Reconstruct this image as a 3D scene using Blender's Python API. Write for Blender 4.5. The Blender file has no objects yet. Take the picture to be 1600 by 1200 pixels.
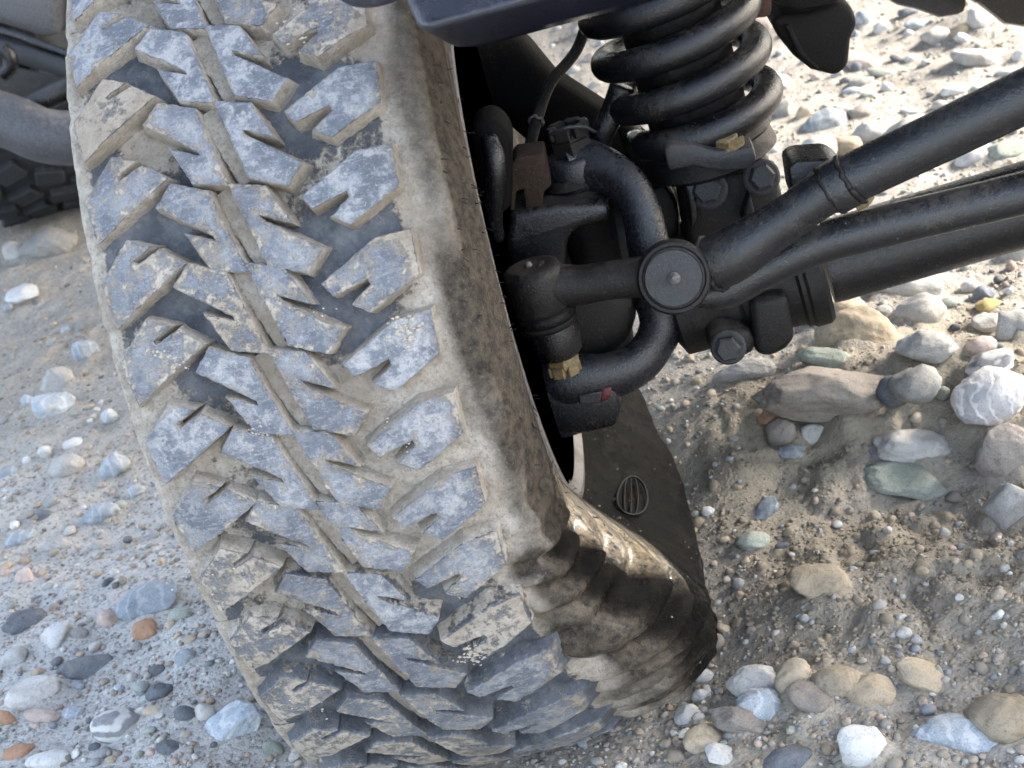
import bpy, bmesh, math, random
import numpy as np
from mathutils import Vector, Matrix, geometry as mgeo
random.seed(7); rng = np.random.default_rng(7)
R_ = math.radians
scene = bpy.context.scene
col = scene.collection

# ------------------------------------------------------------------ camera, sky, sun, exposure
CAM = np.array([0.298, -1.412, 0.899])
_FW = np.array([-0.1318, 0.9002, -0.4150]); _RT = np.array([0.9654, 0.0210, -0.2611])
FW = _FW/np.linalg.norm(_FW); RT = _RT-FW*(_RT@FW); RT /= np.linalg.norm(RT); UP = np.cross(RT, FW)
FPX = 2462.0                                   # focal length in pixels of a 1600 px wide picture
cd = bpy.data.cameras.new('camera'); cam = bpy.data.objects.new('camera', cd); col.objects.link(cam)
cd.sensor_width = 36; cd.lens = 36*FPX/1600; cd.clip_start = 0.02; cd.clip_end = 600
cam.matrix_world = Matrix(((RT[0], UP[0], -FW[0], CAM[0]), (RT[1], UP[1], -FW[1], CAM[1]),
                           (RT[2], UP[2], -FW[2], CAM[2]), (0, 0, 0, 1)))
cd.dof.use_dof = True; cd.dof.focus_distance = 1.3; cd.dof.aperture_fstop = 16
scene.camera = cam
SUN_EL, SUN_AZ = 30.0, 74.0                    # azimuth measured from +Y (into the picture) towards +X
world = bpy.data.worlds.new('World'); scene.world = world; world.use_nodes = True
wn = world.node_tree; bg = wn.nodes['Background']
sky = wn.nodes.new('ShaderNodeTexSky'); sky.sky_type = 'NISHITA'; sky.sun_disc = False
sky.sun_elevation = R_(SUN_EL); sky.sun_rotation = R_(SUN_AZ); sky.dust_density = 3.0; sky.air_density = 1.0
hz = wn.nodes.new('ShaderNodeHueSaturation'); hz.inputs['Saturation'].default_value = .68   # thin high cloud: a paler sky
wn.links.new(sky.outputs[0], hz.inputs['Color']); wn.links.new(hz.outputs[0], bg.inputs[0]); bg.inputs[1].default_value = 0.15
sl = bpy.data.lights.new('sun', 'SUN'); sun = bpy.data.objects.new('sun', sl); col.objects.link(sun)
sl.energy = 1.25; sl.angle = R_(11); sl.color = (1.0, 0.95, 0.87)
sdir = Vector((math.cos(R_(SUN_EL))*math.sin(R_(SUN_AZ)), math.cos(R_(SUN_EL))*math.cos(R_(SUN_AZ)), math.sin(R_(SUN_EL))))
sun.rotation_euler = sdir.to_track_quat('Z', 'Y').to_euler(); sun.location = (3, 1, 4)
scene.view_settings.view_transform = 'Standard'; scene.view_settings.look = 'None'
scene.view_settings.gamma = 1; scene.view_settings.use_curve_mapping = False
scene.view_settings.exposure = 2.8
scene.render.engine = 'CYCLES'

# ------------------------------------------------------------------ helpers
def pix(P):
    d = np.asarray(P, float)-CAM; z = d@FW
    return np.stack([800+FPX*(d@RT)/z, 600-FPX*(d@UP)/z, z], -1)
def ray(px, py): return FW+RT*(px-800)/FPX+UP*(600-py)/FPX
def A(px, py, y): d = ray(px, py); return CAM+d*(y-CAM[1])/d[1]      # the point seen there, on the plane Y = y
def G(px, py, z): d = ray(px, py); return CAM+d*(z-CAM[2])/d[2]      # the same on the plane Z = z
def nrm(v): v = np.asarray(v, float); return v/np.linalg.norm(v)

def tag(o, label=None, cat=None, group=None, kind=None):
    if label: o['label'] = label
    if cat: o['category'] = cat
    if group: o['group'] = group
    if kind: o['kind'] = kind
    return o
def empty(name, loc):
    o = bpy.data.objects.new(name, None); o.empty_display_size = .1; col.objects.link(o); o.location = loc; return o
WPOS = {}
def put(name, V, F, mat, parent=None, smooth=True, sharp=None, attrs=None, origin=None):
    V = np.asarray(V, float)
    c = V.mean(0) if origin is None else np.asarray(origin, float)
    me = bpy.data.meshes.new(name); me.from_pydata((V-c).tolist(), [], F if isinstance(F, list) else F.tolist())
    me.materials.append(mat)
    if smooth:
        me.polygons.foreach_set('use_smooth', [True]*len(me.polygons))
        if sharp: me.set_sharp_from_angle(angle=R_(sharp))
    for k, a in (attrs or {}).items():
        a = np.asarray(a, np.float32)
        if a.ndim == 1:
            at = me.attributes.new(k, 'FLOAT', 'POINT'); at.data.foreach_set('value', a)
        else:
            at = me.attributes.new(k, 'FLOAT_COLOR', 'POINT')
            at.data.foreach_set('color', np.c_[a, np.ones(len(a))].astype(np.float32).ravel())
    me.update()
    o = bpy.data.objects.new(name, me); col.objects.link(o)
    pw = WPOS.get(parent.name, np.zeros(3)) if parent else np.zeros(3)
    if parent and parent.name not in WPOS: pw = np.array(parent.location)
    WPOS[o.name] = c
    o.location = c-pw
    if parent: o.parent = parent
    return o
def joinm(parts):
    V, F, n = [], [], 0
    for v, f in parts:
        V.append(np.asarray(v, float)); F += [[i+n for i in q] for q in f]; n += len(v)
    return np.concatenate(V), F
def spline(P, n=8):
    P = np.asarray(P, float)
    if len(P) < 3: return np.array([P[0]+(P[-1]-P[0])*t for t in np.linspace(0, 1, n+1)])
    Q = np.concatenate([[2*P[0]-P[1]], P, [2*P[-1]-P[-2]]]); out = []
    for i in range(1, len(Q)-2):
        for t in np.linspace(0, 1, n, endpoint=False):
            a, b, c, d = Q[i-1:i+3]
            out.append(.5*((2*b)+(c-a)*t+(2*a-5*b+4*c-d)*t*t+(3*b-a-3*c+d)*t**3))
    out.append(P[-1]); return np.array(out)
def tube(P, rad, n=20, cap=True, res=8, flat=1.0, flatdir=None):
    P = np.asarray(P, float); rad = np.broadcast_to(np.asarray(rad, float), (len(P),))
    S = spline(np.c_[P, rad], res); P = S[:, :3]; rad = S[:, 3]
    T = np.gradient(P, axis=0); T /= np.linalg.norm(T, axis=1)[:, None]
    u = np.cross(T[0], [0, 0, 1.]) if abs(T[0][2]) < .9 else np.cross(T[0], [1., 0, 0]); u = nrm(u)
    V = []; a = np.linspace(0, 2*np.pi, n, endpoint=False)
    for p, t, r in zip(P, T, rad):
        u = nrm(u-t*(u@t)); w = np.cross(t, u)
        V.append(p+r*(np.cos(a)[:, None]*u+np.sin(a)[:, None]*w*flat))
    m = len(P); V = np.concatenate(V); F = []
    for i in range(m-1):
        for j in range(n):
            k = (j+1) % n; F.append([i*n+j, i*n+k, (i+1)*n+k, (i+1)*n+j])
    if cap:
        F.append(list(range(n-1, -1, -1))); F.append(list(range((m-1)*n, m*n)))
    return V, F
def lathe(prof, o, ax, n=32, ref=None):
    ax = nrm(ax); o = np.asarray(o, float)
    u = nrm(np.cross(ax, [0, 0, 1.] if abs(ax[2]) < .9 else [1., 0, 0])); w = np.cross(ax, u)
    a = np.linspace(0, 2*np.pi, n, endpoint=False); V = []; F = []
    for r, h in prof: V.append(o+ax*h+r*(np.cos(a)[:, None]*u+np.sin(a)[:, None]*w))
    V = np.concatenate(V); m = len(prof)
    for i in range(m-1):
        for j in range(n):
            k = (j+1) % n; F.append([i*n+j, i*n+k, (i+1)*n+k, (i+1)*n+j])
    if prof[0][0] > 1e-5: F.append(list(range(n-1, -1, -1)))
    if prof[-1][0] > 1e-5: F.append(list(range((m-1)*n, m*n)))
    return V, F
def bevelled(V, F, w=.004, seg=2):
    bm = bmesh.new(); vs = [bm.verts.new(v) for v in V]
    for f in F:
        try: bm.faces.new([vs[i] for i in f])
        except ValueError: pass
    bmesh.ops.recalc_face_normals(bm, faces=bm.faces)
    bmesh.ops.bevel(bm, geom=[e for e in bm.edges if e.is_manifold and e.calc_face_angle(0) > .5], offset=w, segments=seg, affect='EDGES', profile=.5, clamp_overlap=True)
    bm.verts.index_update()
    V2 = np.array([v.co[:] for v in bm.verts]); F2 = [[v.index for v in f.verts] for f in bm.faces]; bm.free()
    return V2, F2
def prism(poly, y0, y1, w=.005, seg=2, taper=1.0):
    """outline seen on the plane Y = y0, pushed straight back to Y = y1"""
    a = np.array([A(p[0], p[1], y0) for p in poly]); c = a.mean(0)
    b = c+(a-c)*taper; b[:, 1] = y1
    n = len(poly); F = [list(range(n)), list(range(2*n-1, n-1, -1))]
    F += [[i, i+n, (i+1) % n+n, (i+1) % n] for i in range(n)]
    return bevelled(np.concatenate([a, b]), F, w, seg)
def boxm(c, s, rot=None, w=.004, seg=2):
    V = np.array([[x, y, z] for x in (-.5, .5) for y in (-.5, .5) for z in (-.5, .5)])*np.asarray(s, float)
    if rot is not None: V = V@np.array(rot).T
    F = [[0, 1, 3, 2], [4, 6, 7, 5], [0, 4, 5, 1], [2, 3, 7, 6], [0, 2, 6, 4], [1, 5, 7, 3]]
    return bevelled(V+np.asarray(c, float), F, w, seg)
def hexhead(o, ax, r, h, washer=True):
    ps = [(0, h), (r*.8, h), (r, h*.82), (r, 0)]
    v, f = lathe(ps[::-1], o, ax, 6)
    if washer:
        v2, f2 = lathe([(r*1.32, -h*.3), (r*1.35, 0), (r*1.2, h*.12), (0, h*.12)], o, ax, 24)
        return joinm([(v, f), (v2, f2)])
    return v, f

# value noise, vectorised
_perm = rng.random((256, 256))
def vnoise(x, y, s):
    x = np.asarray(x, float)*s; y = np.asarray(y, float)*s
    i = np.floor(x).astype(int); j = np.floor(y).astype(int); u = x-i; v = y-j
    u = u*u*u*(u*(u*6-15)+10); v = v*v*v*(v*(v*6-15)+10)
    g = lambda a, b: _perm[a & 255, b & 255]
    return (g(i, j)*(1-u)+g(i+1, j)*u)*(1-v)+(g(i, j+1)*(1-u)+g(i+1, j+1)*u)*v-.5
def sstep(a, b, x): t = np.clip((np.asarray(x, float)-a)/(b-a), 0, 1); return t*t*(3-2*t)

# ------------------------------------------------------------------ materials
class Mat:
    def __init__(s, name):
        s.m = bpy.data.materials.new(name); s.m.use_nodes = True; s.nt = s.m.node_tree
        s.b = s.nt.nodes['Principled BSDF']
    def n(s, t, **kw):
        nd = s.nt.nodes.new('ShaderNode'+t)
        for k, v in kw.items():
            if hasattr(nd, k) and k not in nd.inputs: setattr(nd, k, v)
            else: s.set(nd.inputs[k], v)
        return nd
    def set(s, inp, v):
        if hasattr(v, 'is_output'): s.nt.links.new(v, inp)
        else:
            if isinstance(v, tuple) and len(v) == 3 and len(inp.default_value) == 4: v = v+(1,)
            inp.default_value = v
    def noise(s, vec, scale, detail=4, rough=.6, dist=0):
        return s.n('TexNoise', Vector=vec, Scale=scale, Detail=detail, Roughness=rough, Distortion=dist).outputs['Fac']
    def ramp(s, f, a, b, lo=0., hi=1.):
        return s.n('MapRange', **{'Value': f, 'From Min': a, 'From Max': b, 'To Min': lo, 'To Max': hi}).outputs[0]
    def mix(s, f, a, b):
        nd = s.nt.nodes.new('ShaderNodeMix'); nd.data_type = 'RGBA'
        s.set(nd.inputs[0], f); s.set(nd.inputs[6], a); s.set(nd.inputs[7], b); return nd.outputs[2]
    def math(s, op, a, b=0., c=0.):
        nd = s.nt.nodes.new('ShaderNodeMath'); nd.operation = op
        s.set(nd.inputs[0], a); s.set(nd.inputs[1], b); s.set(nd.inputs[2], c); return nd.outputs[0]
    def attr(s, k): return s.n('Attribute', attribute_name=k).outputs['Fac']
    def attrc(s, k): return s.n('Attribute', attribute_name=k).outputs['Color']
    def bump(s, h, strength=.5, dist=.002):
        return s.n('Bump', Height=h, Strength=strength, Distance=dist).outputs[0]
    def out(s, color, rough=.8, spec=.3, normal=None, metal=0., coat=0.):
        s.set(s.b.inputs['Base Color'], color); s.set(s.b.inputs['Roughness'], rough)
        s.set(s.b.inputs['Specular IOR Level'], spec); s.set(s.b.inputs['Metallic'], metal)
        s.set(s.b.inputs['Coat Weight'], coat); s.b.inputs['Coat Roughness'].default_value = .15
        if normal is not None: s.set(s.b.inputs['Normal'], normal)
        return s.m
    def pos(s): return s.n('NewGeometry').outputs['Position']
    def obj(s):
        tc = s.n('TexCoord'); inf = s.n('ObjectInfo')
        v = s.n('VectorMath', operation='ADD'); s.set(v.inputs[0], tc.outputs['Object'])
        k = s.n('VectorMath', operation='SCALE'); k.inputs[0].default_value = (13.1, 7.7, 3.3); s.set(k.inputs[3], inf.outputs['Random'])
        s.set(v.inputs[1], k.outputs[0]); return v.outputs[0], inf.outputs['Random']

def make_rubber():
    m = Mat('muddy_rubber'); p = m.pos(); mud = m.attr('mud'); wet = m.attr('wet')
    n1 = m.noise(p, 38, 6, .65); n2 = m.noise(p, 120, 5, .7); n3 = m.noise(p, 420, 4, .75); n4 = m.noise(p, 14, 3)
    st = m.n('VectorMath', operation='MULTIPLY'); m.set(st.inputs[0], p); st.inputs[1].default_value = (60, 420, 420)
    scr = m.noise(st.outputs[0], 1.0, 3, .7)
    top = m.attr('top')
    film = m.math('ADD', m.math('MULTIPLY', n2, .62), m.math('MULTIPLY', n1, .42))
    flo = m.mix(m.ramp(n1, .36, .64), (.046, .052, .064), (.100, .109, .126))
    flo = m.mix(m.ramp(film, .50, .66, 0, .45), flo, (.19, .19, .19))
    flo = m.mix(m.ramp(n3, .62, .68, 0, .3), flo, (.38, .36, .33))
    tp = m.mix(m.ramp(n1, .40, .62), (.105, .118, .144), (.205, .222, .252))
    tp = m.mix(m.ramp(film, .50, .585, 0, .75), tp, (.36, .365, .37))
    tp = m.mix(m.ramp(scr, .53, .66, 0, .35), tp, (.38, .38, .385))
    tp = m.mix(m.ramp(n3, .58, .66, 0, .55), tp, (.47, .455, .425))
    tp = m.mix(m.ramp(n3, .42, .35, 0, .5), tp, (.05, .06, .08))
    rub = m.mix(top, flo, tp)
    f = m.math('ADD', m.math('MULTIPLY', n2, .80), m.math('MULTIPLY', n1, .55))
    f = m.math('ADD', f, m.math('MULTIPLY', n4, .25)); f = m.math('ADD', f, m.math('MULTIPLY', n3, .22))
    f = m.math('ADD', f, mud)
    k = m.ramp(f, 1.12, 1.25)
    dust = m.mix(m.ramp(n2, .35, .65), (.245, .215, .18), (.385, .355, .31))
    dust = m.mix(m.ramp(n3, .55, .68, 0, .6), dust, (.46, .43, .38))
    dust = m.mix(m.ramp(n3, .45, .36, 0, .6), dust, (.14, .115, .085))
    dust = m.mix(m.ramp(n4, .46, .60, 0, .55), dust, (.225, .185, .14))
    c = m.mix(k, rub, dust)
    wetc = m.mix(m.ramp(n2, .40, .62), (.024, .0205, .017), (.078, .063, .047))
    wetc = m.mix(m.ramp(n3, .56, .68, 0, .5), wetc, (.15, .125, .10))
    wetc = m.mix(m.ramp(wet, .72, .97), wetc, m.mix(m.ramp(n1, .50, .70), (.0030, .0028, .0028), (.010, .0085, .007)))
    c = m.mix(m.ramp(wet, .05, .55), c, wetc)
    r = m.mix(k, (.55,)*3, (.92,)*3)
    r = m.mix(m.math('MULTIPLY', m.ramp(wet, .55, .9), m.ramp(n2, .80, .52)), r, (.09,)*3)
    dry = m.ramp(wet, .9, .3)
    h = m.math('ADD', m.math('MULTIPLY', n3, .7), m.math('MULTIPLY', m.math('MULTIPLY', k, dry), .7)); h = m.math('ADD', h, m.math('MULTIPLY', n2, .9))
    glint = m.attr('gloss')
    c = m.mix(m.math('MULTIPLY', glint, m.ramp(n2, .35, .6)), c, (.36, .265, .15))  # golden glint of the wet fold painted into the base colour
    r = m.mix(glint, r, (.10,)*3)
    sp = m.math('ADD', m.ramp(wet, .4, .9, .35, .04), m.math('MULTIPLY', glint, .9))
    m.b.inputs['Coat Roughness'].default_value = .06
    o_ = m.out(c, r, sp, m.bump(h, m.ramp(glint, 0, 1, .9, .22), .0024), coat=m.math('MULTIPLY', glint, .9)); m.b.inputs['Coat Roughness'].default_value = .07; return o_
def make_black(name, base=(.008, .0085, .010), dust=(.07, .062, .052), amt=.5, rough=.42, chip=0.0, spec=.5):
    m = Mat(name); p = m.pos()
    n1 = m.noise(p, 18, 5, .68, .6); n2 = m.noise(p, 110, 6, .72); n3 = m.noise(p, 620, 3, .7); n4 = m.noise(p, 300, 4, .7)
    up = m.n('SeparateXYZ'); m.set(up.inputs[0], m.n('NewGeometry').outputs['Normal'])
    lie = m.ramp(up.outputs[2], -.2, .9, -.06, .13)                    # dust settles on what faces up
    f = m.math('ADD', m.math('ADD', n1, m.math('MULTIPLY', n2, .55)), lie)
    k = m.math('MULTIPLY', m.ramp(f, .84, 1.14), min(1., amt*1.25))
    c = m.mix(m.ramp(n4, .40, .62), tuple(x*.55 for x in base), tuple(x*1.1 for x in base))
    c = m.mix(k, c, dust)
    c = m.mix(m.ramp(n3, .60, .70, 0, min(.8, amt)), c, tuple(min(.24, x*1.7) for x in dust))
    c = m.mix(m.ramp(m.math('ADD', n4, m.math('MULTIPLY', n1, .5)), .90, .96, 0, .55*amt), c, (.070, .040, .024))
    if chip: c = m.mix(m.ramp(n2, .66, .71, 0, chip), c, (.20, .21, .235))
    r = m.math('ADD', m.ramp(k, 0, .7, rough, min(.95, rough+.45)), m.ramp(n4, .35, .7, -.08, .12))
    h = m.math('ADD', m.math('ADD', n3, n4), m.math('MULTIPLY', k, .6))
    return m.out(c, r, spec, m.bump(h, .45, .0014))
def make_stone(name, a, b, speck=.0, speckc=(.6, .6, .58), vein=0., veinc=(.7, .69, .66), dust=.25, band=0.):
    m = Mat(name); v, rnd = m.obj()
    n1 = m.noise(v, 22, 5, .62, .5); n2 = m.noise(v, 150, 4, .7); n3 = m.noise(v, 520, 3, .7)
    c = m.mix(m.ramp(n1, .33, .66), a, b)
    c = m.mix(m.ramp(n2, .55, .68, 0, .55), c, tuple(x*.55 for x in a))
    if speck: c = m.mix(m.ramp(n3, .56, .64, 0, speck), c, speckc)
    c = m.mix(m.ramp(n3, .44, .36, 0, .4), c, tuple(x*.4 for x in a))
    if vein:
        w = m.n('TexWave', Vector=v, Scale=17, Distortion=9, Detail=3, **{'Detail Scale': 1.6}).outputs['Fac']
        c = m.mix(m.ramp(w, .80, .95, 0, vein), c, veinc)
    if band:
        w = m.n('TexWave', Vector=v, Scale=26, Distortion=5, Detail=3, bands_direction='Z').outputs['Fac']
        c = m.mix(m.ramp(w, .35, .75, 0, band), c, veinc)
    hs = m.n('HueSaturation', Saturation=1.0); m.set(hs.inputs['Value'], m.ramp(rnd, 0, 1, .8, 1.2)); m.set(hs.inputs['Color'], c)
    d = m.noise(v, 34, 4, .7)
    c = m.mix(m.ramp(d, .52, .66, 0, dust), hs.outputs[0], (.30, .245, .175))
    h = m.math('ADD', n2, m.math('MULTIPLY', n3, .6))
    return m.out(c, .86, .25, m.bump(h, .55, .0022))
def make_ground():
    m = Mat('sandy_gravel'); p = m.pos(); damp = m.attr('damp')
    n1 = m.noise(p, 7, 5, .65); n2 = m.noise(p, 60, 6, .7); n3 = m.noise(p, 330, 4, .75)
    vo = m.n('TexVoronoi', Vector=p, Scale=260.0); vc = vo.outputs['Color']; vd = vo.outputs['Distance']
    sep = m.n('SeparateColor'); m.set(sep.inputs[0], vc)
    pale = m.attr('pale')  # left ground lightened in colour to imitate the open skylight there
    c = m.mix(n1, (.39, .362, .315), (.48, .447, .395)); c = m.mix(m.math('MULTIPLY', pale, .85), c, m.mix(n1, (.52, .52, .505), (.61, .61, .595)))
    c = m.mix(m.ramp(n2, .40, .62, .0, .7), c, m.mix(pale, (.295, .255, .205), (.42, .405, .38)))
    gr = m.mix(sep.outputs[1], (.17, .165, .16), (.52, .50, .47))
    c = m.mix(m.ramp(sep.outputs[0], .55, .62, 0, .75), c, gr)
    c = m.mix(m.ramp(n3, .58, .7, 0, .5), c, (.13, .11, .085))
    dc = m.mix(m.ramp(n2, .35, .65), (.27, .23, .17), (.39, .345, .27))
    dc = m.mix(m.ramp(n3, .57, .7, 0, .6), dc, (.13, .105, .072))
    c = m.mix(damp, c, dc)
    h = m.math('ADD', m.math('MULTIPLY', n2, 1.3), n3); h = m.math('SUBTRACT', h, m.math('MULTIPLY', vd, .5))
    return m.out(c, .95, .15, m.bump(h, .8, .004))
def make_pebble():
    m = Mat('pebble_mix'); p = m.pos(); c = m.attrc('tint'); n = m.noise(p, 240, 4, .7); n2 = m.noise(p, 70, 3)
    c = m.mix(m.ramp(n, .45, .7, 0, .5), c, (.15, .14, .125)); c = m.mix(m.ramp(n2, .5, .66, 0, .5), c, (.30, .25, .185))
    return m.out(c, .9, .2, m.bump(n, .5, .0015))
RUBBER = make_rubber()
BLACK = make_black('black_steel', base=(.0055, .0062, .0085), amt=.42, rough=.20, chip=.2, spec=.6)
ARM = make_black('worn_black_forging', base=(.0125, .0140, .0195), dust=(.060, .055, .052), amt=.4, rough=.24, chip=.3, spec=.6)
SOOT = make_black('dull_black', base=(.005, .005, .0055), dust=(.02, .017, .014), amt=.5, rough=.75, spec=.1)
BLACKC = make_black('black_steel_chipped', base=(.006, .0072, .0105), amt=.5, rough=.17, chip=.7, spec=.65)
SATIN = make_black('satin_spring_coat', base=(.0050, .0058, .0085), amt=.40, rough=.16, chip=.15, spec=.6)
CASTM = make_black('dusty_cast_iron', base=(.0105, .0100, .0105), dust=(.050, .040, .033), amt=.75, rough=.42, chip=.15, spec=.3)
GREYM = make_black('worn_grey_metal', base=(.030, .031, .035), dust=(.075, .066, .057), amt=.6, rough=.5)
RUST = make_black('rusty_steel', base=(.034, .022, .016), dust=(.07, .048, .034), amt=.7, rough=.75, spec=.2)
BROWN = make_black('brown_dusty_plastic', base=(.0145, .0120, .0110), dust=(.036, .029, .024), amt=.9, rough=.7, spec=.25)
ORANGE = make_black('orange_brown_primer', base=(.085, .036, .022), dust=(.12, .07, .045), amt=.5, rough=.6)
BLUEP = make_black('dark_blue_black_paint', base=(.0045, .0070, .020), dust=(.035, .036, .046), amt=.3, rough=.11, chip=.12, spec=.7)
GOLD = make_black('brass_plated', base=(.20, .145, .070), dust=(.09, .070, .045), amt=.9, rough=.35); 
ZINC = make_black('bare_zinc', base=(.16, .155, .15), dust=(.09, .08, .07), amt=.8, rough=.4)
RIMM = make_black('dull_wheel_metal', base=(.22, .20, .195), dust=(.15, .12, .10), amt=.9, rough=.36)
RIMM.node_tree.nodes['Principled BSDF'].inputs['Metallic'].default_value = .12
BOOT = make_black('rubber_boot', base=(.006, .006, .0068), amt=.4, rough=.38, spec=.15)
SILVER = make_black('silver_grey_paint', base=(.17, .167, .172), dust=(.22, .20, .175), amt=.8, rough=.45)
SCUFF = make_black('scuffed_grey_tube', base=(.075, .077, .088), dust=(.22, .205, .19), amt=.9, rough=.4, chip=.6)
TYRE2 = make_black('dusty_tyre', base=(.040, .044, .050), dust=(.125, .11, .092), amt=.9, rough=.8, spec=.2)
REDL = make_black('red_paint_mark', base=(.12, .02, .025), amt=.5, rough=.5)
GROUND = make_ground(); PEBBLE = make_pebble()

# ------------------------------------------------------------------ ground
def damp_at(x, y):
    d = sstep(.16, .30, x)*sstep(.52, .28, y-.25*(x-.5))*sstep(-.62, -.1, y+.4*vnoise(x, y, 5))
    d = d*(.75+.6*vnoise(x, y, 9))
    e = .55*sstep(-.20, -.38, x)*sstep(.45, .75, y)*sstep(1.5, 1.1, y)*(.7+.9*vnoise(x, y, 6))
    return np.clip(np.maximum(d, e), 0, 1)
def ground_h(x, y):
    x = np.asarray(x, float); y = np.asarray(y, float)
    near = sstep(14, 3, np.hypot(x, y))
    h = .06*vnoise(x+9.1, y+3.3, 1.4)+.030*vnoise(x, y, 4)+.014*vnoise(x+5, y, 11)
    d = damp_at(x, y)
    rough = .35+1.0*d
    cl = vnoise(x, y+7, 26); h = h+rough*(.016*cl+.011*np.abs(vnoise(x+8, y+2, 34))+.008*np.abs(vnoise(x+3, y, 55))+.0028*vnoise(x, y, 120)+.0012*vnoise(x, y, 260))
    # churned trench to the right of the tyre and a bank behind it
    h = h-.042*sstep(.22, .0, np.abs(y-.08+.3*(x-.55)))*sstep(.2, .34, x)*sstep(1.5, 1.0, x)
    h = h+.028*sstep(.12, .0, np.abs(y-.30+.10*vnoise(x, y, 5)+.2*(x-.55)))*sstep(.25, .45, x)
    # seat pressed by the tyre
    h = h-(h+.034)*sstep(.46, .27, np.hypot(x*1.25, y*.95))
    return h*near
def axis(segs):
    out = [segs[0][0]]
    for a, b, s0, s1 in segs:
        t = a
        while t < b-1e-6:
            s = s0+(s1-s0)*(t-a)/(b-a); t += s; out.append(min(t, b))
    return np.array(out)
def grow(a, b, s):
    out = []; t = a; k = s
    while abs(t) < abs(b): k *= 1.35; t += k*(1 if b > a else -1); out.append(t)
    return np.array(out)
gx = axis([(-1.9, -.75, .022, .007), (-.75, 1.15, .005, .005), (1.15, 1.9, .006, .02)])
gy = axis([(-.75, .9, .005, .006), (.9, 3.4, .007, .022)])
gx = np.concatenate([grow(-1.9, -170, .03)[::-1], gx, grow(1.9, 170, .03)])
gy = np.concatenate([grow(-.75, -170, .03)[::-1], gy, grow(3.4, 170, .03)])
X, Y = np.meshgrid(gx, gy, indexing='xy'); Z = ground_h(X, Y)
nx, ny = len(gx), len(gy)
I = np.arange(nx*ny).reshape(ny, nx)
gF = np.stack([I[:-1, :-1], I[:-1, 1:], I[1:, 1:], I[1:, :-1]], -1).reshape(-1, 4)
go = put('ground', np.c_[X.ravel(), Y.ravel(), Z.ravel()], gF, GROUND, attrs={'damp': damp_at(X, Y).ravel(), 'pale': (sstep(-.08, -.42, X)*sstep(.75, .3, Y+.5*vnoise(X, Y, 5))).ravel()}, origin=(0, 0, 0))  # second mask: where the ground is painted brighter, as if under more sky
tag(go, 'sandy gravel river bed ground under the truck', None, None, 'structure')

# ------------------------------------------------------------------ the truck
truck = empty('pickup_truck', (.87, 1.6, 0))
tag(truck, 'lifted dark truck whose muddy front wheel, coil spring and steering rods fill the picture', 'truck')
WC = np.array([0, 0, .385]); TR = .43

# tyre surface: (x across, rho from the axle, th below the forward direction)
def tyre_pt(x, rho, th, lug=0.):
    x = np.asarray(x, float); rho = np.asarray(rho, float); th = np.asarray(th, float)
    td = np.degrees(th); td = (td+180) % 360-180
    b = np.where(td < 90, sstep(14, 40, td), sstep(12, 84, 180-td))*((td > 0) & (td < 180))
    k = np.clip((rho-.235)/(TR-.235), 0, 1.15)
    side = np.sin(np.pi*np.clip(k, 0, 1)**1.7)**1.1
    sg = np.tanh(x/.05); b = b*np.where(x > 0, 1., .12)
    edge = sstep(.07, .14, np.abs(x))
    x2 = x+sg*b*(.078*side*edge+.012*sstep(.6, 1, k)*np.abs(x)/.12)
    r = rho+(.034*sstep(1, 60, np.where(td > 90, 180-td, td))*((td > 0) & (td < 180)))*sstep(.28, .40, rho)
    # inner wall buckles where the wheel leans in
    r = r-.010*b*np.sin(np.pi*np.clip(k, 0, 1))*edge
    y = -r*np.cos(th); z = -r*np.sin(th)
    zg = -WC[2]-.030
    d = (z-zg)/.014; z = zg+.014*np.where(d > 20, d, np.log1p(np.exp(np.clip(d, -30, 20))))
    return np.stack([x2, y, z], -1)+WC
# cross section of the carcass (groove floor level), inner side is +x
GD = .0145
half = [(.122, .213), (.130, .222), (.133, .240), (.1375, .262), (.1445, .290), (.151, .318), (.1550, .345), (.1545, .366),
        (.148, .384), (.143, .399), (.136, .4105), (.128, .4128), (.119, .4132), (.104, .4132)]
half = spline([(a, b, 0) for a, b in half], 4)[:, :2]
prof = np.concatenate([half, np.array([[u, .4132+.0018*(1-(u/.11)**2)] for u in np.linspace(.098, -.098, 34)]), (np.c_[-(np.minimum(half[:, 0], .108)+np.maximum(half[:, 0]-.108, 0)*.55), half[:, 1]])[::-1]])
NT = 900
th = np.linspace(-np.pi, np.pi, NT, endpoint=False)
Xp = prof[:, 0][None, :]+0*th[:, None]; Rp = prof[:, 1][None, :]+0*th[:, None]; Tp = th[:, None]+0*Xp
ax = np.abs(Xp)
td = np.degrees(Tp)
arc = Tp*TR
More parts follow.
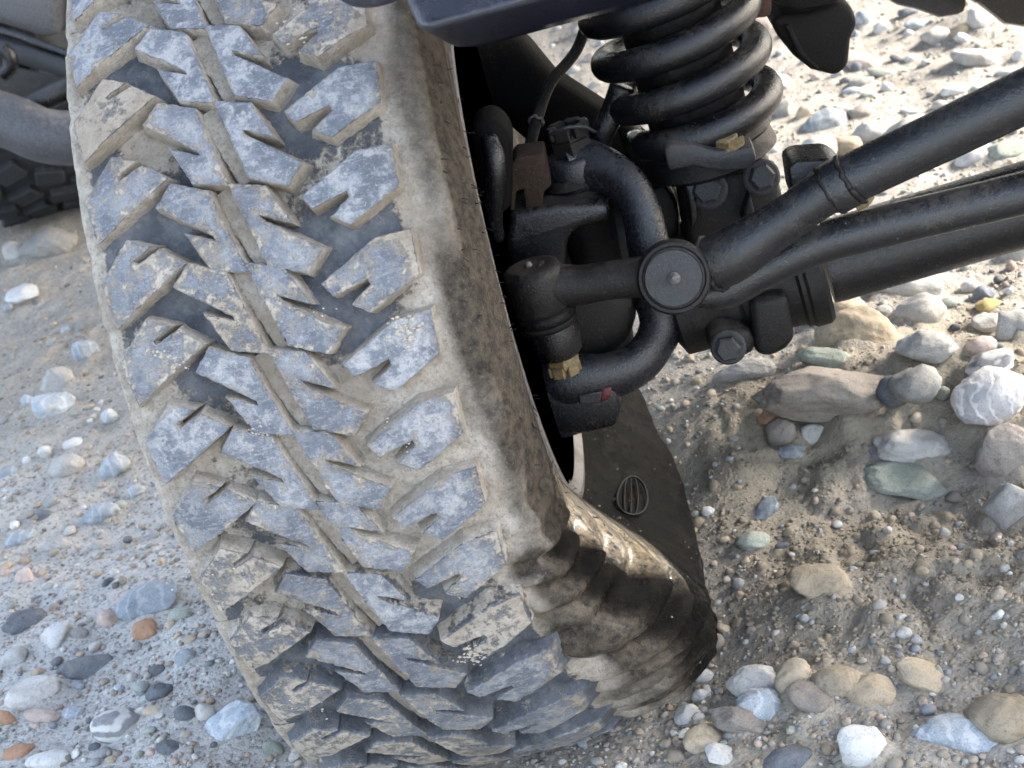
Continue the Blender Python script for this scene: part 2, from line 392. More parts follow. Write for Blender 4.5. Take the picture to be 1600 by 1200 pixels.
# caked mud and flutes on the shoulders
lump = vnoise(arc*1.0+3, Xp*1.6+Rp*2, 40)*.0045+vnoise(arc+9, Xp+Rp*2, 110)*.0025+vnoise(arc+2, Xp+Rp*2, 300)*.0011
shoul = sstep(.104, .122, ax)*sstep(.27, .35, Rp)
inner = (Xp > 0)
ft = sstep(-6, 26, td)*sstep(86, 58, td)
flute = ft*inner*shoul*(1-.8*sstep(.365, .34, Rp))*(.0105*(1-2*np.abs(np.cos(td*np.pi/4.3+1.2*np.sin(Rp*30)+2.5*vnoise(Rp*3, td*.02, 6)))**3)*(.6+.8*vnoise(td*.03, Rp*2, 9))+.004*np.sin(td*.75+Rp*30))*sstep(.29, .36, Rp)
rib = .0024*np.clip(np.sin(Rp*2*np.pi/.0125), 0, 1)*sstep(.262, .275, Rp)*sstep(.345, .325, Rp)*(ax > .12)+.0045*inner*sstep(40, 60, td)*(np.exp(-((Rp-.352)/.0025)**2)+np.exp(-((Rp-.385)/.003)**2)-.8*np.exp(-((Rp-.368)/.004)**2))
step = -.004*sstep(.372, .366, Rp)*(ax > .125)
glintv = inner*(ax > .12)*sstep(14, 22, td+60*(Rp-.29))*sstep(42, 33, td+60*(Rp-.29))*sstep(.243, .255, Rp)*sstep(.372, .345, Rp)  # band along the inner fold that gets the gloss and the painted glint
rib = rib*(1-glintv)+.0013*inner*(1-glintv)*sstep(8, 22, td)*sstep(86, 60, td)*sstep(.25, .28, Rp)*sstep(.41, .39, Rp)*np.sin(td*np.pi/1.15+3*vnoise(Rp*3, td*.03, 8))+.004*inner*sstep(38, 60, td)*sstep(.25, .28, Rp)*(vnoise(td*.05, Rp*3, 3)+.5*vnoise(td*.05+3, Rp*3, 9))
add = shoul*lump*np.where(inner, (1.0-.75*sstep(.40, .375, Rp))*(.35+.65*sstep(-4, 14, td)), .8)+flute+rib+step
nxs = np.sign(Xp)*sstep(.100, .150, ax); nrs = 1-sstep(.105, .150, ax)
floorlump = (1-sstep(.10, .118, ax))*(vnoise(arc*2, Xp*2, 60)*.003+np.clip(vnoise(arc+5, Xp, 28), 0, 1)*.006)
P = tyre_pt(Xp+nxs*add, Rp+nrs*(add+floorlump), Tp)
nm = len(prof); I = np.arange(NT*nm).reshape(NT, nm); J = np.roll(I, -1, 0)
tF = np.stack([I[:, :-1], I[:, 1:], J[:, 1:], J[:, :-1]], -1).reshape(-1, 4)
mudv = np.where(Xp > 0, .85*sstep(.098, .113, ax), .75*sstep(.105, .12, ax))*1.0
mudv = np.maximum(mudv, .22+.8*vnoise(arc+4, Xp, 17)+.38*sstep(-26, -8, td)*sstep(24, 6, td)-.42*sstep(8, 24, td)+.22*sstep(.026, .012, np.abs(Xp+.006)))
mudv = np.where((Rp < .36) & (ax > .12), .25, mudv)
rear = sstep(34, 62, td)
wetv = np.where(inner & (ax > .12), sstep(.414, .400, Rp)*(.62+.38*np.maximum(rear, .9*sstep(.415, .39, Rp)*sstep(2, 18, td))), 0)
brown = sstep(.112, .130, ax+.02*vnoise(arc, Rp*2, 14))*inner
wetv = np.maximum(wetv, np.minimum(brown*(.50+.6*vnoise(arc, Rp*2, 22)), .66))
wetv = np.maximum(wetv, inner*sstep(.104, .124, ax+.03*vnoise(arc+7, Rp*2, 16))*(.34+.9*vnoise(arc+2, Rp*2, 30))*sstep(-20, 6, td)*sstep(60, 40, td))
wetv = np.clip(wetv, 0, 1)
tyre = put('tyre', P.reshape(-1, 3), tF, RUBBER, truck, attrs={'mud': mudv.ravel(), 'wet': wetv.ravel(), 'top': np.zeros(wetv.size), 'gloss': glintv.ravel()}, origin=WC)
tag(tyre, 'mud caked off road tyre with blue grey tread blocks, squashed at the bottom')

# tread blocks
CRp = [(-8, -10.2), (19.5, -9.1), (33, -4.9), (11.5, -6.35), (12.5, -6.0), (49.5, -2.0), (35, 0), (8, -1.7)]
CLp = [(-13-u, -11.6-t) for u, t in CRp]
SLp = [(-88, -7.4), (-69, -6.15), (-85, -5.15), (-84, -4.85), (-66, -5.75), (-48, -3.75), (-111, .75), (-116, -3.9)]
SRp = [(112, -2.0), (110.5, 2.4), (72, 4.9), (58.5, 3.6), (75, 2.2), (74.2, 1.75), (48, 2.6), (41.5, 1.1), (86, -1.9)]
def refine(poly, seg):
    out = []
    for (a, b) in zip(poly, poly[1:]+poly[:1]):
        a = np.array(a); b = np.array(b); L = np.linalg.norm(b-a); n = max(1, int(L/seg))
        for i in range(n): out.append(a+(b-a)*i/n)
    return np.array(out)
def inset(poly, d):
    n = len(poly); out = []
    for i in range(n):
        p, q, r = poly[i-1], poly[i], poly[(i+1) % n]
        e1 = nrm(q-p); e2 = nrm(r-q); n1 = np.array([-e1[1], e1[0]]); n2 = np.array([-e2[1], e2[0]])
        m = n1+n2; L = m@m
        m = m*(2/max(L, .9)); out.append(q+d*m)
    return np.array(out)
def area(P): x, y = P[:, 0], P[:, 1]; return .5*np.sum(x*np.roll(y, -1)-y*np.roll(x, -1))
def block(poly, th0, seed, name='tread_block', hs=1.):
    rs = np.random.default_rng(seed)
    mm = np.array([(u, t*TR*1000*np.pi/180) for u, t in poly])            # millimetres (across, along)
    if area(mm) < 0: mm = mm[::-1]
    q = refine(mm.tolist(), 2.8)
    q = q+rs.normal(0, .22, q.shape)
    q = inset(q, .3)
    top = inset(q, 1.5); mid = inset(q, .35); low = inset(q, -1.0); base = inset(q, -2.6)
    crown = lambda u: .0018*(1-(u/110.)**2)-.0055*sstep(84, 118, np.abs(u))
    # points inside the top face
    lo, hi = top.min(0), top.max(0); pts = []
    for a in np.arange(lo[0], hi[0], 6.):
        for b in np.arange(lo[1], hi[1], 6.):
            pts.append((a+rs.uniform(-1, 1), b+rs.uniform(-1, 1)))
    n = len(top)
    def inside(p):
        x, y = p; c = False; j = n-1; dm = 1e9
        for i in range(n):
            xi, yi = top[i]; xj, yj = top[j]
            if (yi > y) != (yj > y) and x < (xj-xi)*(y-yi)/(yj-yi)+xi: c = not c
            j = i
        return c and np.min(np.hypot(*(top-np.array(p)).T)) > 2.2
    ins = [p for p in pts if inside(p)]
    vs = [Vector(p) for p in top]+[Vector(p) for p in ins]
    ov, oe, of, *_ = mgeo.delaunay_2d_cdt(vs, [(i, (i+1) % n) for i in range(n)], [list(range(n))], 1, 1e-6)
    if len(ov) != len(vs):
        vs2 = np.array([v[:] for v in ov]);
        of = [list(f) for f in of]; extra = vs2[len(vs):] if len(vs2) > len(vs) else []
        if len(vs2) < len(vs): of = [list(range(n))]; ins = []
        else: ins = ins+[tuple(e) for e in extra]
    T2 = np.concatenate([top, np.array(ins)]) if len(ins) else top
    lowrow = float(sstep(0, 30, math.degrees(th0))); wm = 1-.82*lowrow
    rings = [(T2, .430, .0), (mid, .4296, .2), (q, .4280, .62*wm), (low, .4205, .86*wm), (base, .4110, .80*wm)]
    V = []; mud = []
    for k, (pp, rr, md) in enumerate(rings):
        u = pp[:, 0]/1000.; t = th0+pp[:, 1]/1000./TR
        w = np.zeros(len(pp))
        if k == 0: w = .0010*vnoise(pp[:, 0]+seed*13, pp[:, 1], .11)+.0006*vnoise(pp[:, 0]+seed*5, pp[:, 1], .3)
        if k >= 1: w = (.0003, .0011, .0014)[min(k, 3)-1]*rs.normal(0, 1, len(pp))*(k < 4)
        V.append(tyre_pt(u, .4110+(rr-.4110)*hs+crown(pp[:, 0])+w, t)); mud.append(np.full(len(pp), md)+(.14 if k == 0 else 0))
    edge = np.zeros(len(T2)); edge[:n] = .10
    mud[0] = mud[0]+(.75 if hs < 1 else 0)+edge+.09*rs.normal()+.10*lowrow
    if len(poly) == 9: mud[0] = mud[0]+.15*sstep(96, 112, T2[:, 0])
    offs = np.cumsum([0]+[len(v) for v in V])
    F = [list(f) for f in of]
    o0 = 0
    for k in range(4):
        a = offs[k]; b = offs[k+1]
        for i in range(n):
            j = (i+1) % n; F.append([a+j, a+i, b+i, b+j])
    V = np.concatenate(V)
    # orient outwards
    fc = V[F[0]]; nn = np.cross(fc[1]-fc[0], fc[2]-fc[0])
    rad = fc.mean(0)-WC; rad[0] = 0
    if nn@rad < 0: F = [f if i >= len(of) else f[::-1] for i, f in enumerate(F)]
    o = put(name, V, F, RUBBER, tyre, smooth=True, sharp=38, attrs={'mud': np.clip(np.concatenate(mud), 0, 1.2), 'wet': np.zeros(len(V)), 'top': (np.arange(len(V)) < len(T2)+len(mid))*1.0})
    return o
rows = [-64.2, -55.6, -47.2, -39.0, -30.6, -22.3, -14.6, -6.4, 1.6, 9.2, 17.8, 26.8, 36.2, 45.8, 55.5]
sd = 0
allrows = list(rows)
t_ = rows[-1]+8.4
while t_ < 360+rows[0]-5: allrows.append(t_); t_ += 8.45
for i, r0 in enumerate(allrows):
    for k, poly in enumerate((CLp, CRp, SLp, SRp)):
        sd += 1; block(poly, R_(r0), sd)
    if -60 < allrows[i] < 62:
        sd += 1; block([(-23, -9.5), (-8, -10.3), (9.5, -1.8), (-1, -1.3)], R_(r0), sd, 'groove_bar', .50)
# shoulder buttress lugs on the inner and outer wall
def wall_lug(side, th0, dth, seed):
    rs = np.random.default_rng(seed); us = np.linspace(0, 1, 8); vs = np.linspace(-1, 1, 5); V = []; mud = []; wet = []
    i0, i1 = (40, 53) if True else (0, 0)
    pr = half[36:53]; pr = pr[::-1]
    path = np.array([np.interp(us*(len(pr)-1), np.arange(len(pr)), pr[:, c]) for c in (0, 1)]).T
    for lift in (0, 1):
        for i, (px_, pr_) in enumerate(path):
            if side < 0: px_ = min(px_, .108)+max(px_-.108, 0)*.55
            for v in vs:
                e = (.0019 if side > 0 else .0014)*lift*(1-.9*(us[i] > .95))
                out = sstep(.405, .385, pr_)
                w = .60 if lift == 0 else .47
                V.append(tyre_pt(side*(px_+e*(.5+.5*out)), pr_+e*(1-.6*out)+(.0006*rs.normal()+.0003*vnoise(pr_*7+seed, v*.3, 9))*lift, R_(th0+dth*v*w-(1-us[i])*0)))
                mud.append(.85); wet.append(float(np.clip(.40+.9*vnoise(pr_*9+seed, v*.4+.3*seed, 7), 0, .8)*sstep(.116, .134, px_+.012*math.sin(seed))) if side > 0 else 0.)
    n, m = len(us), len(vs); F = []
    for i in range(n-1):
        for j in range(m-1):
            a = n*m+i*m+j; F.append([a, a+1, a+m+1, a+m])
    ringi = [(i, 0) for i in range(n)]+[(n-1, j) for j in range(1, m)]+[(i, m-1) for i in range(n-2, -1, -1)]+[(0, j) for j in range(m-2, 0, -1)]
    for (a, b), (c, d) in zip(ringi, ringi[1:]+ringi[:1]):
        F.append([a*m+b, c*m+d, n*m+c*m+d, n*m+a*m+b])
    put('shoulder_lug', V, F, RUBBER, tyre, sharp=40, attrs={'mud': mud, 'wet': wet})
for i, r0 in enumerate(allrows):
    wall_lug(-1, r0-2.4, 5.0, 1900+i)

def tread_hit(px_, py_, r=.4305):
    d = ray(px_, py_); o_ = CAM-WC; a = d[1]**2+d[2]**2; b = o_[1]*d[1]+o_[2]*d[2]; c = o_[1]**2+o_[2]**2-r*r
    p = o_+d*((-b-math.sqrt(b*b-a*c))/a); return p[0], math.atan2(-p[2], -p[1])
cru = []; rs = np.random.default_rng(11)
def _ico0():
    bm = bmesh.new(); bmesh.ops.create_icosphere(bm, subdivisions=1, radius=1); v = np.array([q.co[:] for q in bm.verts]); f = [[q.index for q in p.verts] for p in bm.faces]; bm.free(); return v, f
iv, if_ = _ico0()
for (cx_, cy_, spread, n_, rmax) in ((405, 668, .008, 70, .0022), (628, 520, .011, 60, .0026), (736, 1008, .009, 60, .0022), (270, 555, .012, 40, .0020), (515, 505, .010, 18, .0016),
                                 (480, 40, .02, 40, .0018), (620, 690, .02, 40, .0016), (300, 900, .02, 40, .0015), (470, 1075, .02, 40, .0015)):
    u0, t0 = tread_hit(cx_, cy_)
    for k_ in range(n_):
        u_, t_2 = u0+rs.normal(0, spread*.6), t0+rs.normal(0, spread*.6)/TR; r_ = rmax*rs.uniform(.3, 1)
        cru.append((iv*r_*rs.uniform(.4, 1.3, (len(iv), 3))*[1, .6, .7]+tyre_pt(u_, .430-.004*sstep(.09, .118, abs(u_))+.0004, t_2), if_))
cv_, cf_ = joinm(cru)
o = put('mud_crust', cv_, cf_, PEBBLE, tyre, attrs={'tint': np.tile([(.40, .365, .31)], (len(cv_), 1))}); o['kind'] = 'stuff'
gr_ = []
for k_ in range(80):
    rho_ = rs.uniform(.25, .40); t_g = R_(rs.uniform(15, 120)); xw_ = float(np.interp(rho_, half[:, 1], half[:, 0]))
    gr_.append((iv*rs.uniform(.0005, .0017)*rs.uniform(.5, 1.2, (len(iv), 3))+tyre_pt(xw_+.0008, rho_, t_g), if_))
gv_, gf_ = joinm(gr_); o = put('sparkle_grit', gv_, gf_, PEBBLE, tyre, attrs={'tint': np.tile([(.20, .165, .12)], (len(gv_), 1))}); o['kind'] = 'stuff'  # grit added to stand in for wet sparkles on the dark wall
# moulding whiskers on the inner wall
wv = []
rs = np.random.default_rng(3)
for k in range(120):
    rho = rs.choice([.405, .39, .372, .33, .30]); t = R_(rs.uniform(-45, 70))
    xw = float(np.interp(rho, half[:, 1], half[:, 0])) if rho > .24 else .13
    p = tyre_pt(xw-.001, rho, t); q = tyre_pt(xw+.004, rho+.001, t+.004)
    d = nrm(q-p+rs.normal(0, .003, 3)); L = rs.uniform(.003, .0065)
    wv.append(tube([p, p+d*L*.5, p+d*L+[0, 0, -.001]], [.00045, .0004, .0002], 4, res=2))
o = put('rubber_whisker', *joinm(wv), BOOT, tyre); o['kind'] = 'stuff'

# oval moulded badge on the wet inner wall
def wall_at(px_, py_, t0=20, t1=130):
    best = None
    for rho in np.linspace(.25, .40, 40):
        tt = np.radians(np.linspace(t0, t1, 160)); xx = np.interp(rho, half[:, 1], half[:, 0])+.0005
        Pq = tyre_pt(xx+0*tt, rho+0*tt, tt); d = np.hypot(*(pix(Pq)[:, :2]-[px_, py_]).T)
        d = d+2e2*(Pq[:, 2] < .02)
        i = d.argmin()
        if best is None or d[i] < best[0]: best = (d[i], rho, tt[i])
    return best
bd, brho, bth = wall_at(988, 778, 62, 125)
def wall_xyz(drho, dth_m, lift=.001):
    rho = brho+drho; xx = float(np.interp(rho, half[:, 1], half[:, 0])); return tyre_pt(xx+lift, rho, bth+dth_m/rho)
badge = []
Jm = np.array([(pix(wall_xyz(1e-3, 0))-pix(wall_xyz(0, 0)))[:2], (pix(wall_xyz(0, 1e-3))-pix(wall_xyz(0, 0)))[:2]]).T*1e3
Ji = np.linalg.inv(Jm)
def bpt(u, v):
    d_ = np.clip(Ji@np.array([24*u, 30*v]), -.05, .05); return wall_xyz(d_[0], d_[1])
aa = np.linspace(0, 2*np.pi, 40)
badge.append(tube([bpt(np.cos(a), np.sin(a)) for a in aa], .0014, 6, cap=False, res=1))
for f in (-.5, -.05, .4):
    badge.append(tube([bpt(f*(.55+.45*np.sin(a))*1.0, -np.cos(a)*.9) for a in np.linspace(0, np.pi, 18)], .0010, 6, res=1))
bo = put('moulded_badge', *joinm(badge), BOOT, tyre)
bo['label'] = 'oval moulded emblem with curved ribs on the wet inner wall'

# rim
rp = [(.132, .249), (.1385, .246), (.139, .239), (.134, .231), (.128, .225), (.105, .216), (.06, .205), (.02, .198), (-.05, .20), (-.11, .214), (-.126, .232), (-.126, .242),
      (-.120, .242), (-.118, .219), (-.10, .208), (-.05, .193), (.02, .191), (.06, .200), (.100, .2125), (.120, .2215), (.130, .228), (.133, .236)]
rp = [(r, x) for x, r in rp]
rim = put('wheel_rim', *lathe(rp+[rp[0]], WC, (1, 0, 0), 96), RIMM, truck, sharp=35)
hubv = lathe([(0, -.04), (.19, -.045), (.192, -.03), (.12, -.02), (.08, .02), (.0, .02)], WC, (1, 0, 0), 48)
put('wheel_disc', *hubv, RIMM, truck, sharp=30)
# brake disc, caliper, shield
put('brake_disc', *lathe([(.06, .045), (.165, .045), (.165, .075), (.06, .075)], WC, (1, 0, 0), 64), RUST, truck, sharp=30)
put('brake_dust_shield', *lathe([(.05, .088), (.172, .084), (.178, .07), (.180, .07), (.175, .088), (.05, .094)], WC, (1, 0, 0), 48), CASTM, truck, sharp=30)
put('brake_caliper', *prism([(735, 200), (770, 185), (800, 215), (800, 330), (770, 345), (745, 300)], -.12, -.06, .012, 3), SOOT, truck, sharp=40)
put('caliper_bracket', *tube([A(764, 215, -.13), A(774, 262, -.145), A(770, 335, -.13), A(776, 372, -.12)], [.0075, .0095, .0085, .007], 12), BLACK, truck)
put('brake_pad_slide', *prism([(796, 262), (806, 246), (850, 240), (862, 290), (850, 300), (846, 330), (822, 332), (818, 296), (806, 300), (804, 330), (797, 330)], -.09, -.05, .004), RUST, truck, sharp=40)

# knuckle
put('steering_knuckle', *prism([(797, 334), (868, 323), (950, 318), (956, 345), (905, 358), (888, 372), (884, 430), (800, 436), (790, 380)], -.10, .03, .007, 3), BLACK, truck, sharp=45)
put('knuckle_body', *joinm([
    prism([(800, 430), (930, 430), (1000, 470), (990, 540), (930, 600), (835, 600), (810, 520)], -.03, .05, .02, 3),
    lathe([(.045, -.02), (.05, .0), (.05, .05), (.035, .06)], A(905, 395, .0), (1, .1, 0), 24)]), CASTM, truck, sharp=45)
put('lower_knuckle_boss', *joinm([prism([(842, 612), (880, 598), (962, 604), (972, 640), (966, 668), (905, 682), (858, 678), (842, 660)], -.075, .04, .012, 3)]), BLACK, truck, sharp=45)
put('paint_mark', *prism([(936, 610), (957, 606), (952, 624), (938, 632)], -.078, -.07, .002, 1), REDL, truck, sharp=45)
put('label_scrap', *prism([(904, 618), (940, 613), (938, 629), (906, 632)], -.0805, -.0772, .001, 1), GREYM, truck, sharp=45)
def vlathe(prof, px_, py_, y, n=32): return lathe(prof, A(px_, py_, y), (-.02, .0, 1), n)
put('upper_ball_joint', *vlathe([(.010, -.075), (.022, -.07), (.026, -.02), (.030, -.014), (.029, -.004), (.025, .0), (.031, .004), (.031, .011), (.024, .015), (.029, .019), (.026, .026), (.018, .03)], 906, 312, -.05), BOOT, truck, sharp=50)
cn = [vlathe([(.019, 0), (.0195, .016), (.017, .0165), (.0165, .022), (.0, .022)], 898, 242, -.05, 6)]
for k in range(6):
    a = k*np.pi/3+.2; c = A(898, 242, -.05)+[.0145*np.cos(a), .0145*np.sin(a), .024]
    cn.append(boxm(c, (.0085, .0138, .011), np.array(Matrix.Rotation(a, 3, 'Z')), .0012, 1))
put('castle_nut', *joinm(cn), CASTM, truck, sharp=35)
put('cotter_pin', *tube([A(862, 210, -.07), A(885, 200, -.08), A(912, 198, -.07), A(930, 206, -.06)], .0016, 6), GREYM, truck)
put('upper_yoke_arm', *joinm([
    tube([A(880, 268, -.055), A(905, 262, -.05), A(945, 268, -.065), A(982, 292, -.085), A(1003, 335, -.10), A(1014, 385, -.11), A(1030, 430, -.11)], [.022, .024, .0195, .0165, .0165, .018, .022], 20, flat=1.15),
    vlathe([(.024, -.017), (.027, -.013), (.027, .010), (.024, .014), (.0, .014)], 900, 262, -.05)]), ARM, truck, sharp=55)
put('lower_yoke_arm', *joinm([
    tube([A(1040, 470, .0), A(1030, 520, -.02), A(1000, 565, -.045), A(950, 588, -.055), A(890, 596, -.055), A(855, 600, -.05)], [.030, .0195, .0185, .020, .024, .022], 20, flat=1.2),
    vlathe([(.03, -.03), (.034, -.02), (.034, .012), (.030, .018), (.0, .018)], 878, 618, -.04)]), ARM, truck, sharp=55)
put('axle_shaft_joint', *joinm([tube([A(900, 470, .03), A(960, 450, .03), A(1040, 435, .03)], [.034, .026, .026], 16), tube([A(940, 400, .03), A(945, 470, .02), A(960, 530, .03)], [.02, .024, .02], 14)]), CASTM, truck)

# steering linkage
tn = np.array([0, 0, 1.])
put('tie_rod_end', *joinm([
    tube([A(845, 447, -.165), A(900, 446, -.168), A(960, 437, -.17), A(1012, 432, -.17), A(1050, 432, -.17)], [.0225, .0175, .0165, .0185, .024], 22),
    vlathe([(.0, -.022), (.023, -.022), (.026, -.018), (.0262, .012), (.024, .018), (.019, .020), (.017, .0195), (.0, .0205)], 838, 448, -.165, 36)]), CASTM, truck, sharp=50)
put('dust_boot', *vlathe([(.020, -.038), (.0245, -.036), (.0255, -.033), (.024, -.031), (.0262, -.028), (.026, -.024), (.022, -.020)], 840, 448, -.165, 32), BOOT, truck, sharp=60)
put('knuckle_taper_boss', *joinm([vlathe([(.017, -.066), (.0205, -.062), (.0225, -.044), (.022, -.036), (.0, -.036)], 844, 448, -.163, 32),
     prism([(800, 500), (835, 496), (885, 500), (880, 535), (840, 545), (812, 535)], -.145, -.03, .008, 2)]), BLACK, truck, sharp=50)
gn = [vlathe([(.0, -.078), (.012, -.078), (.0148, -.075), (.015, -.066), (.0, -.065)], 846, 448, -.163, 6)]
for k in range(6):
    a = k*np.pi/3+.15; c = A(846, 448, -.163)+[.0115*np.cos(a), .0115*np.sin(a), -.0785]
    gn.append(boxm(c, (.006, .0105, .010), np.array(Matrix.Rotation(a, 3, 'Z')), .0008, 1))
gn = put('stud_nut', *joinm(gn), GOLD, truck, sharp=35); gn['label'] = 'brass coloured castle nut under the tie rod end'
def zerk(px_, py_, y, ax): return lathe([(.0038, 0), (.0038, .003), (.0022, .004), (.0032, .006), (.0028, .0085), (.001, .0095)], A(px_, py_, y), ax, 12)
put('grease_fitting', *zerk(830, 424, -.166, (-.1, -.1, 1)), ZINC, truck)
rc = A(1053, 433, -.195); vd = nrm(np.array([.02, -.93, .30]))
put('drag_link_joint', *lathe([(.020, -.05), (.027, -.045), (.0305, -.03), (.031, .006), (.029, .0095), (.0265, .0098), (.0258, .0075), (.0, .0075)], rc, vd, 48), CASTM, truck, sharp=40)
cap = put('joint_cap', *lathe([(.0255, .007), (.0250, .0095), (.0238, .0108), (.0228, .0098), (.0, .0104)], rc, vd, 48), GREYM, truck, sharp=35)
put('grease_fitting', *lathe([(.0052, 0), (.0052, .002), (.0036, .003), (.0024, .004), (.0034, .006), (.003, .0085), (.0012, .0095)], rc+vd*.0103, vd, 14), ZINC, truck)
put('drag_link', *joinm([
    tube([A(1084, 424, -.175), A(1110, 414, -.178), A(1150, 394, -.185), A(1205, 358, -.19), A(1260, 322, -.195)], [.018, .023, .0235, .0195, .0185], 24),
    tube([A(1250, 326, -.195), A(1302, 293, -.2)], [.0185, .0185], 24),
    tube([A(1296, 298, -.2), A(1300, 296, -.2), A(1326, 281, -.203), A(1332, 278, -.204)], [.0185, .0218, .0218, .0205], 24, res=2),
    tube([A(1326, 281, -.203), A(1470, 213, -.22), A(1680, 113, -.25), A(1680, 113, -.25)+1.0*(A(1680, 113, -.25)-A(1470, 213, -.22))/np.linalg.norm(A(1680, 113, -.25)-A(1470, 213, -.22))], [.0202, .0205, .0208, .0208], 24)]), BLACKC, truck, sharp=50)
put('tie_rod', *joinm([tube([A(1080, 462, -.165), A(1130, 450, -.158), A(1185, 422, -.155), A(1250, 393, -.155), A(1330, 366, -.155), A(1600, 302, -.155), A(1720, 272, -.155), A(1720, 272, -.155)+1.0*(A(1720, 272, -.155)-A(1330, 366, -.155))/np.linalg.norm(A(1720, 272, -.155)-A(1330, 366, -.155))], [.010, .0185, .0185, .0178, .0180, .0180, .018, .018], 24)]), BLACKC, truck, sharp=50)
put('clamp_bracket', *joinm([prism([(1232, 262), (1245, 253), (1300, 249), (1320, 262), (1322, 300), (1260, 330), (1240, 318)], -.15, -.10, .005, 2)]), BLACK, truck, sharp=40)
put('clamp_bolt', *hexhead(A(1278, 283, -.153), vd, .008, .006), GREYM, truck, sharp=30)
# thin brass edge where the two rods split
put('safety_clip', *tube([A(1338, 326, -.16), A(1352, 316, -.16), A(1365, 306, -.16)], [.003, .0045, .002], 8), GOLD, truck)

# axle
axd = nrm(A(1600, 305, 0)-A(1240, 452, 0)); axd = nrm([1, 0, .055])
ao = A(1240, 425, .01)
put('axle_tube', *lathe([(.040, .03), (.0405, .04), (.0405, 1.35)], ao, axd, 40), BLACK, truck, sharp=40)
put('differential_housing', *lathe([(.04, .72), (.09, .76), (.155, .84), (.165, .92), (.15, 1.0), (.08, 1.08), (.04, 1.1)], ao, axd, 40), BLACK, truck, sharp=40)
put('axle_end_ring', *lathe([(.040, .026), (.054, .026), (.0575, .022), (.0575, .008), (.055, .005), (.0555, .001), (.052, -.002), (.050, -.055), (.053, -.06), (.053, -.072), (.050, -.078), (.049, -.118), (.035, -.125), (.0, -.125)], ao, axd, 56), CASTM, truck, sharp=30)
put('radius_arm_bracket', *joinm([
    prism([(1172, 470), (1232, 462), (1238, 500), (1244, 532), (1228, 548), (1205, 560), (1180, 556)], -.06, .03, .008, 3),
    prism([(1102, 522), (1130, 512), (1176, 514), (1186, 556), (1150, 564), (1112, 560)], -.065, .03, .012, 3)]), CASTM, truck, sharp=45)
put('bracket_bolt', *hexhead(A(1138, 543, -.068), (-.1, -1, .2), .0125, .010), GREYM, truck, sharp=30)
put('yoke_casting', *joinm([
    prism([(1060, 300), (1085, 275), (1150, 268), (1215, 275), (1232, 340), (1225, 390), (1120, 430), (1075, 400)], -.035, .05, .012, 3),
    prism([(1030, 395), (1080, 380), (1130, 400), (1150, 480), (1110, 520), (1050, 490)], -.03, .05, .015, 3)]), CASTM, truck, sharp=45)
put('casting_rib', *prism([(1158, 345), (1172, 300), (1182, 345), (1185, 375)], -.052, -.03, .003), CASTM, truck, sharp=45)
put('casting_rib', *prism([(1070, 290), (1088, 284), (1092, 345), (1080, 360)], -.05, -.03, .004), BLACK, truck, sharp=45)
put('flange_bolt', *hexhead(A(1106, 296, -.045), (-.12, -1, .35), .0135, .011), GREYM, truck, sharp=30)
put('flange_bolt', *hexhead(A(1190, 277, -.045), (.05, -1, .35), .0125, .011), GREYM, truck, sharp=30)

# coil spring and its seat
s0 = A(1093, 190, .0); s1 = A(1050, 35, .0); sa = nrm(s1-s0); sa = nrm(sa+[0, 0, 0])
su = nrm(np.cross([0, 1., 0], sa)); sw = np.cross(sa, su)
if su[0] < 0: su = -su
sw = np.array([0, 1., 0]); sw = nrm(sw-sa*(sw@sa))
path = []; rr = []
for ph in np.arange(-170, 1440, 12.):
    f = R_(ph); hgt = .0405*(ph+90)/360
    hgt = hgt if ph > 60 else .0405*150/360*((ph+170)/230)**1.6-.003
    rad = .067 if ph > 0 else .062+.005*(ph+170)/170
    path.append(s0+sa*(hgt+.006)+rad*(np.cos(f)*su+np.sin(f)*sw)); rr.append(.0142 if ph > -150 else .011)
put('coil_spring', *tube(path, rr, 18, res=2), SATIN, truck)
so = s0-sa*.012
put('spring_seat', *lathe([(.055, -.028), (.064, -.022), (.060, -.006), (.064, -.002), (.062, .006), (.045, .010), (.046, .012), (.046, .30), (.0, .30)], so, sa, 48), CASTM, truck, sharp=40)
put('perch_bracket', *prism([(1037, 234), (1048, 226), (1085, 226), (1120, 236), (1150, 234), (1178, 228), (1183, 252), (1170, 266), (1120, 268), (1085, 260), (1045, 268)], -.085, .05, .004, 2), GREYM, truck, sharp=40)
put('perch_bolt', *hexhead(A(1136, 222, -.07), (0, -.3, 1), .0115, .008), GOLD, truck, sharp=30)
put('perch_washer', *hexhead(A(1121, 206, -.05), (0, -.3, 1), .009, .005), GOLD, truck, sharp=30)
put('spring_stub', *lathe([(.0045, 0), (.0045, .006), (.002, .007), (.002, .01)], s0+sa*.055-sw*.066, -sw, 10), GOLD, truck)

# hoses, cables, welds
put('brake_hose', *tube([A(800, 300, -.03), A(822, 250, -.02), A(838, 190, .02), A(860, 130, .05), A(905, 70, .08), A(930, -30, .1)], .0055, 12), BOOT, truck)
def bead(P0, ax, r, n=34, th=.0022):
    ax = nrm(ax); u = nrm(np.cross(ax, [0, 0, 1.])); w = np.cross(ax, u); rs_ = np.random.default_rng(int(r*1e5))
    return tube([P0+r*(np.cos(a)*u+np.sin(a)*w)+ax*rs_.normal(0, .0007) for a in np.linspace(0, 2*np.pi, n)], th*rs_.uniform(.7, 1.25, n), 7, res=2)
dl_ = nrm(A(1302, 293, -.2)-A(1150, 394, -.185))
for w_ in (bead(A(1112, 413, -.178), A(1150, 394, -.185)-A(1100, 416, -.178), .0238), bead(A(1298, 297, -.2), dl_, .0200), bead(A(1330, 280, -.2035), dl_, .0208)): put('weld_bead', *w_, CASTM, truck)
